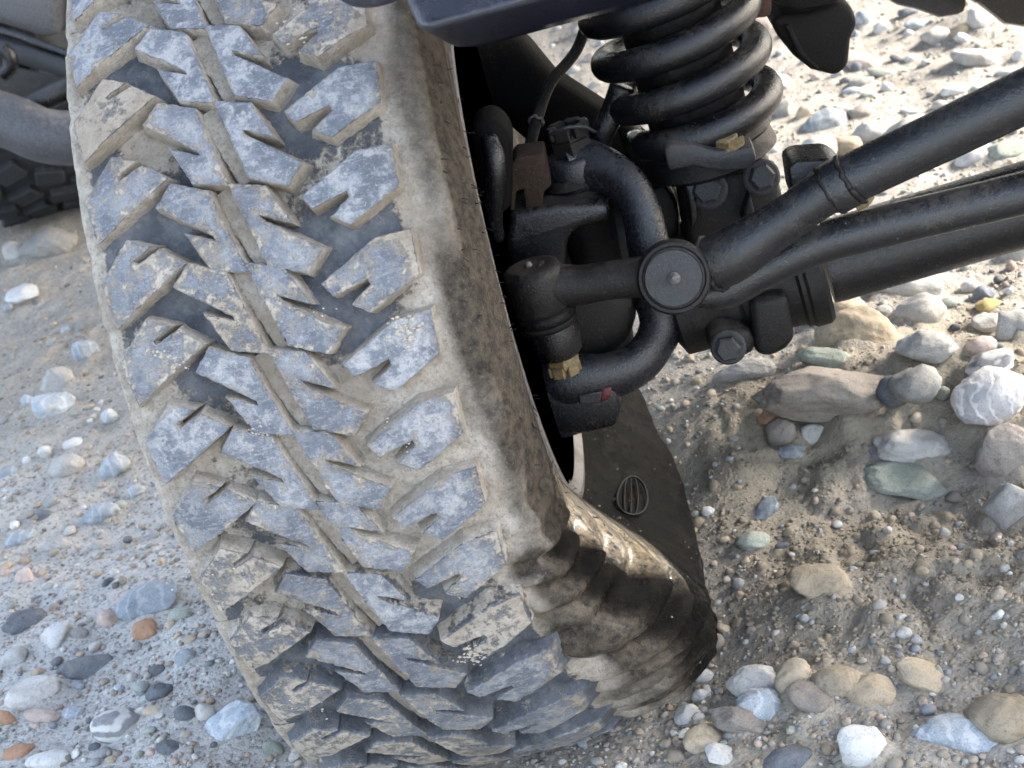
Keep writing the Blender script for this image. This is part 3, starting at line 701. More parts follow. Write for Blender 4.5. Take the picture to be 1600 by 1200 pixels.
put('weld_bead', *bead(A(1020, 431, -.17), (1, 0, 0), .0195), CASTM, truck)
put('weld_bead', *tube([A(1060+i_*13, 268-(i_ % 3), -.04+.002*(i_ % 2)) for i_ in range(10)], .003, 7), CASTM, truck)
put('hose_clamp', *bead(A(838, 190, .02), A(860, 130, .05)-A(822, 250, -.02), .0064, 16, .0016), ZINC, truck)
put('axle_gusset', *prism([(1000, 300), (1040, 290), (1062, 330), (1058, 395), (1020, 400)], -.0, .05, .006), CASTM, truck, sharp=40)
put('bushing_sleeve', *lathe([(.0, 0), (.013, 0), (.014, .004), (.020, .005), (.021, .012), (.016, .03)], A(905, 412, .005), nrm((.25, 1, -.1)), 28), RUST, truck, sharp=40)
# links and arms behind
put('sway_bar_link', *tube([A(972, 135, -.02), A(958, 175, -.02), A(940, 210, -.02), A(928, 250, -.01), A(925, 275, .0)], [.0115, .0115, .011, .0115, .012], 14), BLACK, truck)
put('radius_arm', *joinm([prism([(700, 60), (812, 60), (868, 128), (980, 200), (1020, 235), (1060, 300), (1070, 400), (960, 380), (850, 250), (720, 140)], .16, .24, .02, 3)]), SOOT, truck, sharp=45)
put('arm_weld_plate', *prism([(960, 190), (1000, 205), (1010, 230), (1062, 300), (1060, 390), (1015, 330), (985, 270)], .05, .09, .006), CASTM, truck, sharp=45)
put('spring_tower', *joinm([prism([(1090, -60), (1210, -60), (1206, 28), (1160, 32), (1095, 22)], .16, .22, .006)]), ORANGE, truck, sharp=40)
put('tower_seam', *prism([(1100, -40), (1109, -40), (1112, 24), (1104, 24)], .15, .165, .002), GREYM, truck, sharp=40)
put('frame_rail_box', *prism([(1200, -60), (1318, -60), (1320, 5), (1296, 12), (1250, 20), (1205, 8)], .18, .34, .01), BROWN, truck, sharp=40)
hb = put('hanging_bracket', *prism([(1203, 32), (1222, 22), (1262, 20), (1310, 4), (1330, 8), (1341, 36), (1330, 62), (1326, 104), (1308, 120), (1268, 110), (1240, 88), (1216, 58)], .20, .30, .014, 3), BROWN, truck, sharp=45)
hb['label'] = 'dark brown tapering bracket hanging behind the spring'
put('bracket_rib', *prism([(1226, 40), (1236, 40), (1258, 84), (1282, 108), (1270, 106), (1246, 84)], .193, .205, .002), BROWN, truck, sharp=45)
put('crossmember', *joinm([prism([(1390, -60), (1515, -60), (1512, 24), (1470, 30), (1430, 16), (1392, 8)], .80, .92, .012)]), GREYM, truck, sharp=40)
put('skid_plate', *joinm([prism([(1512, -60), (1700, -60), (1700, 60), (1570, 40), (1530, 8), (1512, 4)], .72, .86, .012)]), BLACK, truck, sharp=40)

# bumper end above the tyre and the body overhead
be_ = A(668, 40, -.44); beR = A(1005, -42, -.44)
sec = [A(692, 88, -.36), A(684, 84, -.40), A(676, 40, -.455), A(640, -22, -.40), A(640, -60, -.30), A(692, 60, -.28)]
sec = [p*[0, 1, 1] for p in sec]; nb_ = len(sec)
e0 = np.array(sec)+np.array([[.178, 0, 0], [.174, 0, 0], [.163, 0, 0], [.150, 0, 0], [.155, 0, 0], [.185, 0, 0]]); e1 = np.array(sec)+[1.6, 0, 0]
bv, bf = bevelled(np.concatenate([e0, e1]), [list(range(nb_)), list(range(2*nb_-1, nb_-1, -1))]+[[q, q+nb_, (q+1) % nb_+nb_, (q+1) % nb_] for q in range(nb_)], .010, 3)
put('bumper_beam', bv, bf, BLUEP, truck, sharp=60)
put('bumper_flange', *lathe([(.0, -.004), (.024, -.003), (.026, .0), (.024, .012), (.0, .016)], A(588, -30, -.46), (.1, -.35, .95), 36), BLUEP, truck, sharp=50)
def outline_x(pts, x0, x1, w=.02, seg=2):
    a = np.array([(x0, p[0], p[1]) for p in pts]); b = np.array([(x1, p[0], p[1]) for p in pts]); n = len(pts)
    F = [list(range(n)), list(range(2*n-1, n-1, -1))]+[[i, i+n, (i+1) % n+n, (i+1) % n] for i in range(n)]
    return bevelled(np.concatenate([a, b]), F, w, seg)
arch = [(.56*math.cos(a), .56+.58*math.sin(a)) for a in np.linspace(R_(20), R_(160), 14)]
fend = [(1.3, .93), (.62, .93)]+arch+[(-.54, 1.03), (-.54, 1.42), (-.34, 1.62), (1.3, 1.66)]
put('front_fender', *outline_x(fend, -.20, -.10), BLUEP, truck, sharp=40)
put('front_fender', *outline_x(fend, 1.84, 1.94), BLUEP, truck, sharp=40)
put('bonnet', *boxm((.87, .45, 1.66), (1.72, 1.55, .06), w=.03), BLUEP, truck, sharp=40)
put('radiator_grille', *boxm((.87, -.30, 1.48), (1.6, .08, .34), w=.02), BLACK, truck, sharp=40)
put('frame_rail', *boxm((.52, 2.2, .93), (.09, 5.0, .16), w=.01), BLACK, truck, sharp=40)
put('frame_rail', *boxm((1.22, 2.2, .93), (.09, 5.0, .16), w=.01), BLACK, truck, sharp=40)
put('engine_block', *boxm((.87, .45, 1.18), (.5, .8, .45), w=.04), BLACK, truck, sharp=40)
cab = [(1.3, .95), (3.5, .95), (3.5, 2.15), (2.0, 2.2), (1.5, 1.7), (1.3, 1.66)]
put('cab', *outline_x(cab, -.12, 1.86, .05), BLUEP, truck, sharp=40)
put('cargo_bed', *boxm((.87, 4.5, 1.25), (1.98, 1.9, .6), w=.05), BLUEP, truck, sharp=40)
def plain_wheel(x, y):
    pr = [(.23, -.12), (.33, -.15), (.40, -.14), (.43, -.12), (.43, .12), (.40, .14), (.33, .15), (.23, .12)]
    w = put('tyre', *lathe(pr, (x, y, .43), (1, 0, 0), 48), BOOT, truck, sharp=40)
    put('wheel_rim', *lathe([(0, -.06), (.2, -.06), (.235, -.12), (.235, .12), (.2, .0), (0, .0)], (x, y, .43), (1, 0, 0), 40), RIMM, truck, sharp=30)
plain_wheel(1.74, 0); plain_wheel(0, 3.6); plain_wheel(1.74, 3.6)

# ------------------------------------------------------------------ second vehicle at the left edge
veh = empty('parked_vehicle', (-1.35, 2.2, 0))
tag(veh, 'dusty grey vehicle with bent tube bumper and knobbly tyre at the left edge', 'vehicle')
y2 = 1.75
c2 = np.array([-1.10, y2+.36, .40])
R2 = .40
vt = put('tyre', *lathe([(.22, -.13), (.30, -.155), (.36, -.15), (.385, -.12), (.388, 0), (.385, .12), (.36, .15), (.30, .155), (.22, .13)], c2, nrm((1, .18, 0)), 64), TYRE2, veh, sharp=50)
axw = nrm((1, .18, 0)); fwv = nrm(np.cross([0, 0, 1.], axw))
for i in range(26):
    for k in range(4):
        a = R_(i*360/26+(k % 2)*7); u = (-.105, -.036, .036, .105)[k]
        rdir = -np.cos(a)*fwv*1+np.sin(a)*np.array([0, 0, -1.]); tdir = np.sin(a)*fwv+np.cos(a)*np.array([0, 0, -1.])
        sk = .35 if k in (0, 3) else -.3
        a1 = nrm(axw+sk*tdir*(1 if u < 0 else -1)); a2 = nrm(np.cross(rdir, a1))
        rot = np.stack([a1, a2, rdir], 1)
        put('tread_block', *boxm(c2+axw*u+rdir*.392, (.062, .05, .022), rot, .004, 1), TYRE2, vt, sharp=40)
put('wheel_rim', *lathe([(0, -.06), (.2, -.06), (.225, -.12), (.225, .12), (.2, .0), (0, .0)], c2, axw, 40), RIMM, veh, sharp=30)
put('tube_bumper', *joinm([tube([A(-260, 110, 1.3), A(-60, 168, 1.3), A(20, 192, 1.3), A(70, 212, 1.3), A(130, 214, 1.32), A(230, 190, 1.4)], .049, 24)]), SCUFF, veh)
put('bumper_brace', *tube([A(-30, 205, 1.38), A(25, 178, 1.36), A(75, 152, 1.36), A(140, 125, 1.4)], .022, 16), BLACK, veh)
put('lower_trim', *joinm([tube([A(-200, 22, 1.55), A(0, 74, 1.5), A(60, 92, 1.48), A(160, 125, 1.45)], [.020]*4, 14)]), GREYM, veh)
put('trim_strip', *tube([A(-200, 2, 1.55), A(0, 48, 1.5), A(60, 68, 1.48), A(160, 103, 1.45)], [.008]*4, 10), BLACK, veh)
put('front_panel', *prism([(-420, -260), (90, -220), (94, 60), (60, 58), (0, 40), (-420, -80)], 1.56, 1.75, .02, 3), SILVER, veh, sharp=40)
put('fender_edge', *prism([(80, -200), (200, -180), (190, 90), (106, 74), (84, 20)], 1.60, 1.75, .015, 2), SILVER, veh, sharp=40)
put('lower_valance', *prism([(-420, 60), (-100, 90), (10, 100), (150, 130), (150, 180), (-420, 140)], 1.72, 1.85, .01), BLACK, veh, sharp=40)
put('tow_eye', *tube([A(2, 75, 1.42), A(14, 88, 1.42), A(16, 105, 1.42), A(4, 118, 1.42)], .014, 10), BLACK, veh)
put('body_shell', *boxm((-1.75, 3.2, 1.15), (1.7, 2.8, .85), w=.15, seg=3), SILVER, veh, sharp=40)
for (x, y) in ((-2.45, 2.1), (-1.05, 4.2), (-2.45, 4.2)):
    put('tyre', *lathe([(.1, -.11), (.36, -.12), (.40, -.09), (.40, .09), (.36, .12), (.1, .11)], (x, y, .40), (1, 0, 0), 40), TYRE2, veh, sharp=40)

# ------------------------------------------------------------------ stones
S = {}
S['pale'] = make_stone('pale_granite', (.35, .335, .31), (.46, .445, .42), .4, (.58, .57, .54))
S['white'] = make_stone('white_quartz', (.44, .435, .42), (.55, .545, .53), .35, (.64, .63, .61), dust=.18)
S['blue'] = make_stone('blue_grey_stone', (.235, .27, .305), (.37, .405, .43), .35, (.55, .57, .58), vein=.25)
S['slate'] = make_stone('dark_slate', (.085, .092, .105), (.155, .165, .18), .2, (.3, .31, .33), dust=.2)
S['grey'] = make_stone('grey_stone', (.27, .265, .25), (.36, .35, .33), .4, (.5, .5, .48))
S['tan'] = make_stone('tan_stone', (.34, .275, .195), (.44, .375, .285), .1, (.5, .46, .4))
S['mud'] = make_stone('mud_coated_stone', (.27, .22, .155), (.345, .29, .215), .05, (.4, .38, .33), dust=.5)
S['rust'] = make_stone('rust_stone', (.29, .155, .09), (.37, .23, .15), .1)
S['pink'] = make_stone('pink_stone', (.45, .34, .285), (.52, .43, .385), .3, (.66, .6, .56))
S['green'] = make_stone('green_grey_stone', (.225, .25, .215), (.33, .35, .30), .35, (.46, .48, .42))
S['purple'] = make_stone('purple_grey_stone', (.145, .13, .14), (.22, .20, .205), .2)
S['veined'] = make_stone('white_veined_stone', (.43, .415, .42), (.54, .525, .525), .2, (.7, .7, .7), vein=.8, veinc=(.76, .75, .73), dust=.08)
S['banded'] = make_stone('banded_stone', (.16, .17, .185), (.30, .30, .31), .1, band=.85, veinc=(.66, .65, .62), dust=.1)
S['marble'] = make_stone('marbled_stone', (.47, .445, .41), (.55, .53, .50), .1, band=.5, veinc=(.38, .36, .33), dust=.15)
S['yellow'] = make_stone('mustard_stone', (.36, .27, .10), (.46, .38, .20), .1)
S['brown'] = make_stone('brown_grey_stone', (.22, .19, .165), (.29, .26, .23), .4, (.38, .36, .33))
def ico(sub):
    bm = bmesh.new(); bmesh.ops.create_icosphere(bm, subdivisions=sub, radius=1)
    V = np.array([v.co[:] for v in bm.verts]); F = [[v.index for v in f.verts] for f in bm.faces]; bm.free(); return V, F
ICO = {k: ico(k) for k in (1, 2, 3, 4, 5)}
def stone_mesh(seed, sub, ang):
    """ang 0 = water worn, 1 = broken and angular"""
    rs = np.random.default_rng(seed); V, F = ICO[sub]; V = V.copy()
    D = V.copy()
    for _ in range(int(4+9*ang)):
        n = nrm(rs.normal(size=3)); d = rs.uniform(.62, .86)+.10*(1-ang)
        s = D@n-d; D = D-np.maximum(s, 0)[:, None]*n*(.55+.42*ang)
    r = np.zeros(len(V))
    for k in range(10):
        f = rs.normal(size=3)*(1.4+.55*k); r += np.sin(V@f+rs.uniform(0, 6.28))*(.07/(1+.55*k))*(1-.3*ang)
    if sub >= 4:
        for k in range(30):
            f = rs.normal(size=3)*rs.uniform(9, 22); r += np.sin(V@f+rs.uniform(0, 6.28))*.0038
    D = D*(1+r)[:, None]
    lo, hi = D.min(0), D.max(0); return (D-(lo+hi)/2)/((hi-lo)/2), F
SK = []
def place_stone(px_, py_, w, h, mat, ang, tilt, seed, name='stone', sub=None):
    sub = sub or (5 if w > 85 else 4 if w > 34 else 3)
    p = G(px_, py_, 0.)
    for _ in range(3):
        dist = (p-CAM)@FW; k = dist/FPX; a = w/2*k; hh = h/2*k*1.22
        b = .82*a; sd_ = abs(ray(px_, py_)[2])/np.linalg.norm(ray(px_, py_)); cdp = math.sqrt(1-sd_*sd_)
        c2_ = hh*hh-(b*sd_)**2
        if c2_ < (.38*a*cdp)**2:
            c = .40*a; b = math.sqrt(max(hh*hh-(c*cdp)**2, (.45*a)**2*.2))/sd_
            b = min(max(b, .45*a), 1.1*a)
        else: c = math.sqrt(c2_)/cdp
        c = min(c, 1.3*a)
        zz = float(ground_h(p[0], p[1]))+c*(-.30 if w > 200 else .02 if w > 140 else .20)
        p = G(px_, py_, zz)
    V, F = stone_mesh(seed, sub, ang)
    V = V*[a, b, c]
    ty = -R_(tilt-9); rx = random.uniform(-.12, .12); rz = random.uniform(-.3, .3)
    M = np.array(Matrix.Rotation(ty, 3, 'Y') @ Matrix.Rotation(rz, 3, 'Z') @ Matrix.Rotation(rx, 3, 'X'))
    V = V@M.T
    o = put(name, V+p, F, S[mat], None, sharp=None, origin=p); SK.append((p[0], p[1], a, b, c))
    return o
# x, y, width, height in the photograph, stuff, angularity, tilt, label
ST = [
 (1398, 450, 150, 82, 'pale', .75, 8, 'large pale pinkish grey boulder with a cracked lower left face, just below the axle tube'),
 (1437, 489, 82, 46, 'pale', .3, 14, 'rounded pale grey stone leaning on the large pale boulder below the axle tube'),
 (1338, 528, 132, 88, 'mud', .3, -22, 'big rounded boulder half coated in tan mud, right of the bracket bolt'),
 (1318, 482, 88, 46, 'tan', .2, -12, 'orange tan boulder behind the muddy boulder, right of the axle end ring'),
 (1313, 458, 38, 16, 'blue', .5, 0, 'small blue grey stone lying on top of the orange tan boulder'),
 (1448, 540, 96, 48, 'pale', .5, -6, 'flat whitish stone with sand in front of the two pale boulders'),
 (1458, 552, 46, 24, 'green', .5, 0, 'greenish grey stone resting against the flat whitish stone'),
 (1287, 561, 84, 26, 'green', .4, -8, 'smooth greenish grey slab at the foot of the muddy boulder'),
 (1432, 601, 82, 50, 'grey', .15, 6, 'smooth grey stone standing behind the small blue slate pebble'),
 (1394, 614, 46, 54, 'slate', .2, 20, 'small blue slate pebble leaning on the smooth grey stone'),
 (1473, 615, 26, 20, 'green', .1, 0, 'round dull green pebble right of the smooth grey stone'),
 (1547, 618, 118, 70, 'veined', .25, 10, 'white boulder with pale veins near the right edge'),
 (1590, 522, 74, 84, 'grey', .9, 30, 'dark grey angular boulder cut off by the right edge'),
 (1546, 569, 78, 36, 'banded', .5, 14, 'dark stone with white streaks above the white veined boulder'),
 (1280, 618, 204, 62, 'brown', .95, -4, 'broad flat grey rock half buried in sand under the axle'),
 (1427, 699, 126, 46, 'marble', .25, -6, 'long white marbled stone with grey bands'),
 (1376, 712, 74, 42, 'purple', .8, -18, 'dark purple grey wedge against the long marbled stone'),
 (1413, 752, 140, 58, 'green', .6, -4, 'speckled greenish grey flat rock below the long marbled stone'),
 (1573, 716, 100, 118, 'brown', .8, 25, 'big brown grey block cut off by the right edge'),
 (1575, 800, 84, 76, 'pale', .6, -20, 'pale speckled boulder at the right edge below the brown grey block'),
 (1220, 680, 54, 44, 'brown', .3, -30, 'brown grey egg shaped stone in the churned sand below the rust slab'),
 (1208, 652, 52, 26, 'rust', .4, -10, 'rust orange slab in the churned sand'),
 (1274, 680, 46, 34, 'pale', .8, 10, 'grey and white broken stone right of the brown grey egg shaped stone'),
 (1237, 706, 48, 20, 'blue', .3, -6, 'flat blue grey stone poking out below the brown egg shaped stone'),
 (1163, 582, 104, 34, 'grey', .5, 5, 'pale grey flat stone just below the hanging bracket bolt'),
 (1168, 748, 0, 0, '', 0, 0, ''),
 (1493, 404, 78, 40, 'blue', .3, 3, 'speckled blue grey boulder above the large pale boulder'),
 (1588, 397, 54, 40, 'grey', .3, 10, 'rounded grey boulder at the right edge below the axle tube'),
 (1517, 450, 34, 22, 'white', .7, -20, 'small white angular stone left of the dark pyramid stone'),
 (1538, 461, 40, 28, 'slate', .9, 0, 'small dark pyramid shaped stone'),
 (1546, 479, 42, 20, 'yellow', .5, 5, 'mustard yellow stone in front of the dark pyramid stone'),
 (1544, 505, 52, 26, 'pale', .6, -5, 'pale blocky stone left of the dark grey angular boulder'),
 (1533, 540, 48, 24, 'pink', .2, 6, 'pinkish oval stone below the pale blocky stone'),
 (1487, 472, 34, 14, 'green', .6, 5, 'thin greenish stone right of the rounded pale grey stone'),
 (1380, 487, 28, 18, 'pale', .2, 0, 'small pale oval pebble between the muddy boulder and the flat whitish stone'),
 (1522, 244, 66, 34, 'white', .6, 20, 'bright white stone seen between the upper rod and the axle tube'),
 (1572, 236, 66, 28, 'green', .6, 5, 'green grey stone seen between the rods at the right edge'),
 (1291, 193, 76, 38, 'blue', .25, 8, 'rounded blue white boulder behind the upper rod'),
 (1358, 211, 56, 36, 'pale', .3, 5, 'pale smooth boulder just above the upper rod'),
 (1415, 212, 96, 50, 'pale', .5, 20, 'broad pale boulder partly hidden by the upper rod'),
 (1322, 232, 52, 34, 'tan', .15, -10, 'tan banded oval stone above the clamp bracket'),
 (1272, 236, 74, 40, 'pale', .7, 14, 'broken grey white slab below the rounded blue white boulder'),
 (1345, 178, 44, 26, 'brown', .5, -8, 'brown and tan stone behind the pale smooth boulder'),
 (1318, 175, 34, 20, 'white', .2, -10, 'white stone behind the rounded blue white boulder'),
 (1215, 131, 40, 32, 'white', .2, 30, 'round whitish stone right of the coil spring'),
 (1200, 165, 28, 40, 'white', .6, 10, 'narrow white stone against the lowest spring coil'),
 (1226, 176, 40, 34, 'grey', .6, -15, 'broken grey stone beside the narrow white stone'),
 (1257, 180, 30, 28, 'tan', .4, 20, 'dull tan stone between the broken grey stone and the blue white boulder'),
 (1190, 44, 44, 36, 'pink', .4, 10, 'pinkish white stone behind the upper spring coils'),
 (1464, 58, 56, 28, 'pale', .4, -12, 'largest pale stone in the sunlit gravel beyond the truck'),
 (1350, 101, 56, 22, 'pink', .5, -6, 'pale flat stone right of the hanging brown bracket'),
 (1340, 108, 22, 20, 'slate', .9, 30, 'small dark slate wedge on the pale flat stone beside the hanging bracket'),
 (1376, 115, 46, 14, 'green', .5, -8, 'thin greenish slab right of the dark slate wedge'),
 (1422, 92, 22, 12, 'white', .1, -8, 'small bright white oval pebble in the sunlit gravel'),
 (1402, 93, 26, 10, 'slate', .5, -30, 'dark sliver of stone left of the bright white oval pebble'),
 (1349, 30, 28, 24, 'blue', .6, 20, 'blue white stone just right of the hanging bracket top'),
 (1378, 46, 28, 22, 'white', .8, 15, 'small white cube shaped stone in the sunlit gravel'),
 (1420, 20, 32, 14, 'slate', .4, 0, 'dark blue grey stone under the grey crossmember'),
 (1434, 39, 44, 12, 'blue', .4, 0, 'thin bluish slab above the largest pale sunlit stone'),
 (1420, 53, 14, 18, 'white', .3, 80, 'small upright white stone left of the largest pale sunlit stone'),
 (1532, 32, 48, 28, 'white', .6, -25, 'greenish white stone under the dark skid plate'),
 (1500, 48, 30, 18, 'tan', .5, 20, 'tan stone between the crossmember and the greenish white stone'),
 (1505, 60, 28, 14, 'white', .2, -25, 'white oval stone right of the largest pale sunlit stone'),
 (1525, 92, 82, 20, 'grey', .3, -14, 'long curved grey stone above the upper rod'),
 (1583, 116, 58, 16, 'pale', .4, 5, 'flat pale stone at the right edge above the upper rod'),
 (1490, 141, 42, 16, 'white', .6, 5, 'white broken stone lying in a sandy hollow above the upper rod'),
 (1422, 175, 32, 12, 'blue', .1, 0, 'thin blue grey oval pebble above the broad pale boulder'),
 (1387, 140, 26, 18, 'white', .3, -40, 'tilted white pebble below the thin greenish slab'),
 (1345, 128, 44, 12, 'grey', .5, 8, 'grey sliver below the dark slate wedge'),
 (1332, 143, 32, 12, 'blue', .4, 6, 'small bluish stone under the tip of the hanging bracket'),
 (1358, 149, 30, 12, 'green', .4, -5, 'small greenish stone right of the small bluish stone under the bracket tip'),
 (1181, 1068, 96, 52, 'white', .4, 8, 'speckled white stone behind the rounded blue grey stone at lower right'),
 (1184, 1106, 80, 50, 'blue', .15, 2, 'rounded blue grey stone with a pale rim, in front of the speckled white stone'),
 (1238, 1060, 52, 58, 'tan', .1, -55, 'smooth tan egg shaped stone leaning left'),
 (1308, 1064, 88, 48, 'mud', .1, 8, 'smooth mud coated dome behind the other tan stones'),
 (1357, 1083, 84, 50, 'tan', .1, -8, 'smooth tan dome in front of the mud coated dome'),
 (1443, 1056, 88, 42, 'tan', .15, -16, 'tan oval stone to the right of the two domes'),
 (1349, 1170, 80, 84, 'white', .4, 50, 'bright blue white boulder standing at the bottom edge'),
 (1502, 1152, 166, 48, 'blue', .4, -3, 'long blue grey stone at the bottom right'),
 (1565, 1128, 120, 74, 'mud', .2, 12, 'large mud brown boulder behind the long blue grey stone'),
 (1103, 1156, 76, 42, 'tan', .6, -6, 'pale tan block at the foot of the tyre'),
 (1101, 1059, 28, 32, 'white', .1, 50, 'white egg shaped pebble beside the tyre wall'),
 (1093, 1089, 24, 26, 'white', .3, -40, 'small white pebble below the white egg beside the tyre wall'),
 (1076, 1118, 48, 30, 'white', .6, 4, 'broken white stone touching the tyre foot'),
 (1270, 1090, 82, 40, 'brown', .7, -16, 'gritty brown flat stone in front of the leaning egg shaped stone'),
 (1165, 1128, 110, 34, 'brown', .7, -12, 'gritty pink speckled slab under the rounded blue grey stone'),
 (1132, 1182, 66, 30, 'white', .6, -30, 'narrow white stone below the pale tan block at the bottom edge'),
 (1230, 1186, 84, 34, 'slate', .3, 10, 'dark blue grey stone at the bottom edge left of the bright boulder'),
 (1280, 908, 96, 44, 'mud', .4, 2, 'mud covered stone with a pale tip in the churned sand'),
 (1412, 990, 30, 18, 'white', .3, -8, 'small white and blue pebble in the churned sand'),
 (1432, 1000, 20, 14, 'grey', .3, -8, 'small grey pebble touching the white and blue pebble'),
 (1175, 845, 56, 28, 'green', .3, 10, 'green grey stone in the churned sand right of the tyre wall'),
 (1195, 797, 52, 26, 'blue', .6, 40, 'flat blue grey stone sticking up in the churned sand'),
 (1222, 853, 24, 9, 'slate', .3, 0, 'thin dark pebble right of the green grey stone'),
 (1107, 800, 18, 26, 'white', .2, 70, 'small upright white pebble close to the tyre wall'),
 (1240, 786, 0, 0, '', 0, 0, ''),
 (1258, 967, 16, 20, 'pale', .3, 50, 'pale pebble standing in the trench'),
 (1239, 762, 12, 10, 'white', .1, 0, 'tiny bright white pebble in the churned sand'),
 (75, 386, 92, 48, 'grey', .6, 14, 'grey boulder under the rear vehicle tyre at the left'),
 (26, 398, 38, 44, 'pale', .7, 30, 'pale grey stone at the left edge beside the grey boulder'),
 (36, 460, 54, 24, 'white', .5, 3, 'flat white stone at the left edge in the brown sand'),
 (84, 640, 66, 40, 'blue', .8, -10, 'blue white wedge shaped stone left of the tyre'),
 (45, 627, 24, 20, 'blue', .6, 20, 'small bluish stone left of the blue white wedge'),
 (88, 598, 62, 40, 'pale', .7, 34, 'pale tilted slab above the blue white wedge'),
 (134, 552, 44, 38, 'blue', .7, 10, 'blue grey block close to the outer tyre edge'),
 (64, 566, 18, 26, 'brown', .3, 60, 'small brown stone left of the pale tilted slab'),
 (115, 693, 34, 14, 'white', .2, 3, 'white oval stone lying below the blue white wedge'),
 (70, 706, 22, 18, 'white', .7, 30, 'small white chip left of the white oval stone'),
 (106, 733, 58, 38, 'pale', .4, 14, 'pale pinkish stone in the sand left of the tyre'),
 (176, 728, 60, 30, 'blue', .7, 24, 'blue white broken stone touching the tyre edge'),
 (158, 803, 60, 28, 'blue', .7, 16, 'pale blue slab left of the lower tyre'),
 (188, 790, 24, 14, 'green', .4, 10, 'small greenish stone above the pale blue slab'),
 (34, 840, 54, 20, 'blue', .5, 10, 'flat light blue stone at the left edge'),
 (14, 738, 34, 16, 'blue', .5, 3, 'bluish stone at the left edge level with the pale pinkish stone'),
 (92, 852, 48, 24, 'grey', .4, 6, 'dull grey stone right of the flat light blue stone'),
 (42, 902, 36, 24, 'pink', .6, -30, 'pale pink wedge near the left edge'),
 (170, 910, 24, 14, 'slate', .5, 10, 'small dark stone in the sand above the long blue wedge'),
 (229, 942, 116, 52, 'blue', .85, 17, 'long blue grey wedge pointing left, close to the lower tyre'),
 (170, 971, 38, 32, 'pink', .5, 10, 'pinkish orange block at the tip of the long blue wedge'),
 (229, 986, 48, 30, 'rust', .6, 6, 'mottled orange stone below the long blue wedge'),
 (283, 962, 40, 22, 'green', .4, 10, 'grey green stone between the long blue wedge and the tyre'),
 (43, 972, 80, 32, 'slate', .35, -3, 'flat dark blue grey stone at the left edge'),
 (88, 994, 62, 34, 'white', .5, 32, 'long white stone right of the flat dark blue grey stone'),
 (22, 1028, 50, 28, 'white', .7, 22, 'white angular stone at the left edge below the flat dark stone'),
 (122, 992, 24, 38, 'grey', .4, 70, 'narrow grey stone right of the long white stone'),
 (136, 1045, 96, 32, 'slate', .1, -2, 'lens shaped dark blue grey stone on the sand'),
 (52, 1087, 88, 44, 'pale', .4, 10, 'lilac white stone near the lower left edge'),
 (183, 1132, 82, 46, 'banded', .2, 3, 'banded dark and white stone at the lower left'),
 (66, 1120, 64, 18, 'pink', .3, 5, 'thin pink slab below the lilac white stone'),
 (8, 1126, 30, 32, 'rust', .6, 20, 'orange stone at the lower left edge'),
 (29, 1175, 54, 20, 'rust', .4, 8, 'rust red flat stone at the lower left edge'),
 (76, 1190, 76, 28, 'white', .3, 4, 'white stone cut by the bottom edge at left'),
 (364, 1134, 112, 50, 'blue', .85, 20, 'long pale blue slab with fine grain beside the lower tyre'),
 (248, 1084, 50, 28, 'slate', .5, 20, 'dark green blue stone left of the long pale blue slab'),
 (290, 1118, 34, 30, 'slate', .4, 40, 'dark grey pebble left of the long pale blue slab'),
 (320, 1116, 34, 28, 'pale', .5, 50, 'pale stone touching the dark grey pebble'),
 (238, 1111, 34, 14, 'tan', .4, 3, 'thin orange tan pebble below the dark green blue stone'),
 (264, 1168, 42, 18, 'slate', .4, -6, 'dark flat pebble near the bottom edge'),
 (290, 1030, 36, 24, 'blue', .4, 3, 'blue pebble below the mottled orange stone'),
 (244, 1047, 32, 14, 'slate', .4, 10, 'flat dark pebble between the orange stone and the dark green blue stone'),
 (60, 1030, 0, 0, '', 0, 0, ''),
 (116, 1114, 36, 18, 'blue', .4, 3, 'bluish pebble right of the thin pink slab'),
 (60, 1052, 26, 14, 'tan', .5, 10, 'brown tan pebble above the lilac white stone'),
 (428, 1172, 30, 34, 'green', .5, 60, 'greenish stone in the corner between tyre and bottom edge'),
 (15, 960, 16, 26, 'grey', .5, 80, 'narrow grey stone at the left edge above the flat dark stone'),
]
GRP = 'stones lying on the river bed'
done = []
for i, (px_, py_, w, h, mt, an, tl, lb) in enumerate(ST):
    if not w: continue
    nm = 'boulder' if w > 70 else 'stone' if w > 30 else 'pebble'
    o = place_stone(px_, py_, w, h, mt, an, tl, 100+i, nm)
    tag(o, lb, nm, GRP); done.append((px_, py_, w, h, lb))
# smaller pebbles, each told by colour, shape and the stone it lies beside
CN = {'pale': 'pale grey', 'white': 'white', 'blue': 'blue grey', 'slate': 'dark slate', 'grey': 'mid grey', 'tan': 'tan', 'green': 'green grey', 'pink': 'pinkish', 'brown': 'brown', 'rust': 'rusty orange'}
def short(lb):
    for cut in (' with ', ' just ', ' leaning', ' lying', ' resting', ' behind', ' right of', ' left of', ' near ', ' at the', ' cut ', ' half ', ' poking', ' seen', ' beside', ' in front', ' below', ' above', ' partly', ' in the', ' against', ' between', ' under', ' standing', ' touching', ' sticking', ' close', ' on the', ' pointing', ' to the', ' level', ' beyond', ' in a'):
        k = lb.find(cut)
        if k > 8: lb = lb[:k]
    return lb.rstrip(',')
sc = {}
for d in done: sc[short(d[4])] = sc.get(short(d[4]), 0)+1
land = [d for d in done if sc[short(d[4])] == 1]
used = set(); prs = random.Random(21); placed = [d[:4] for d in done]; n_p = 0; tries = 0
zones = [((0, 420, 330, 1195), .30), ((1070, 560, 1600, 1195), .30), ((1180, 20, 1600, 480), .34), ((860, 25, 1000, 180), .08)]
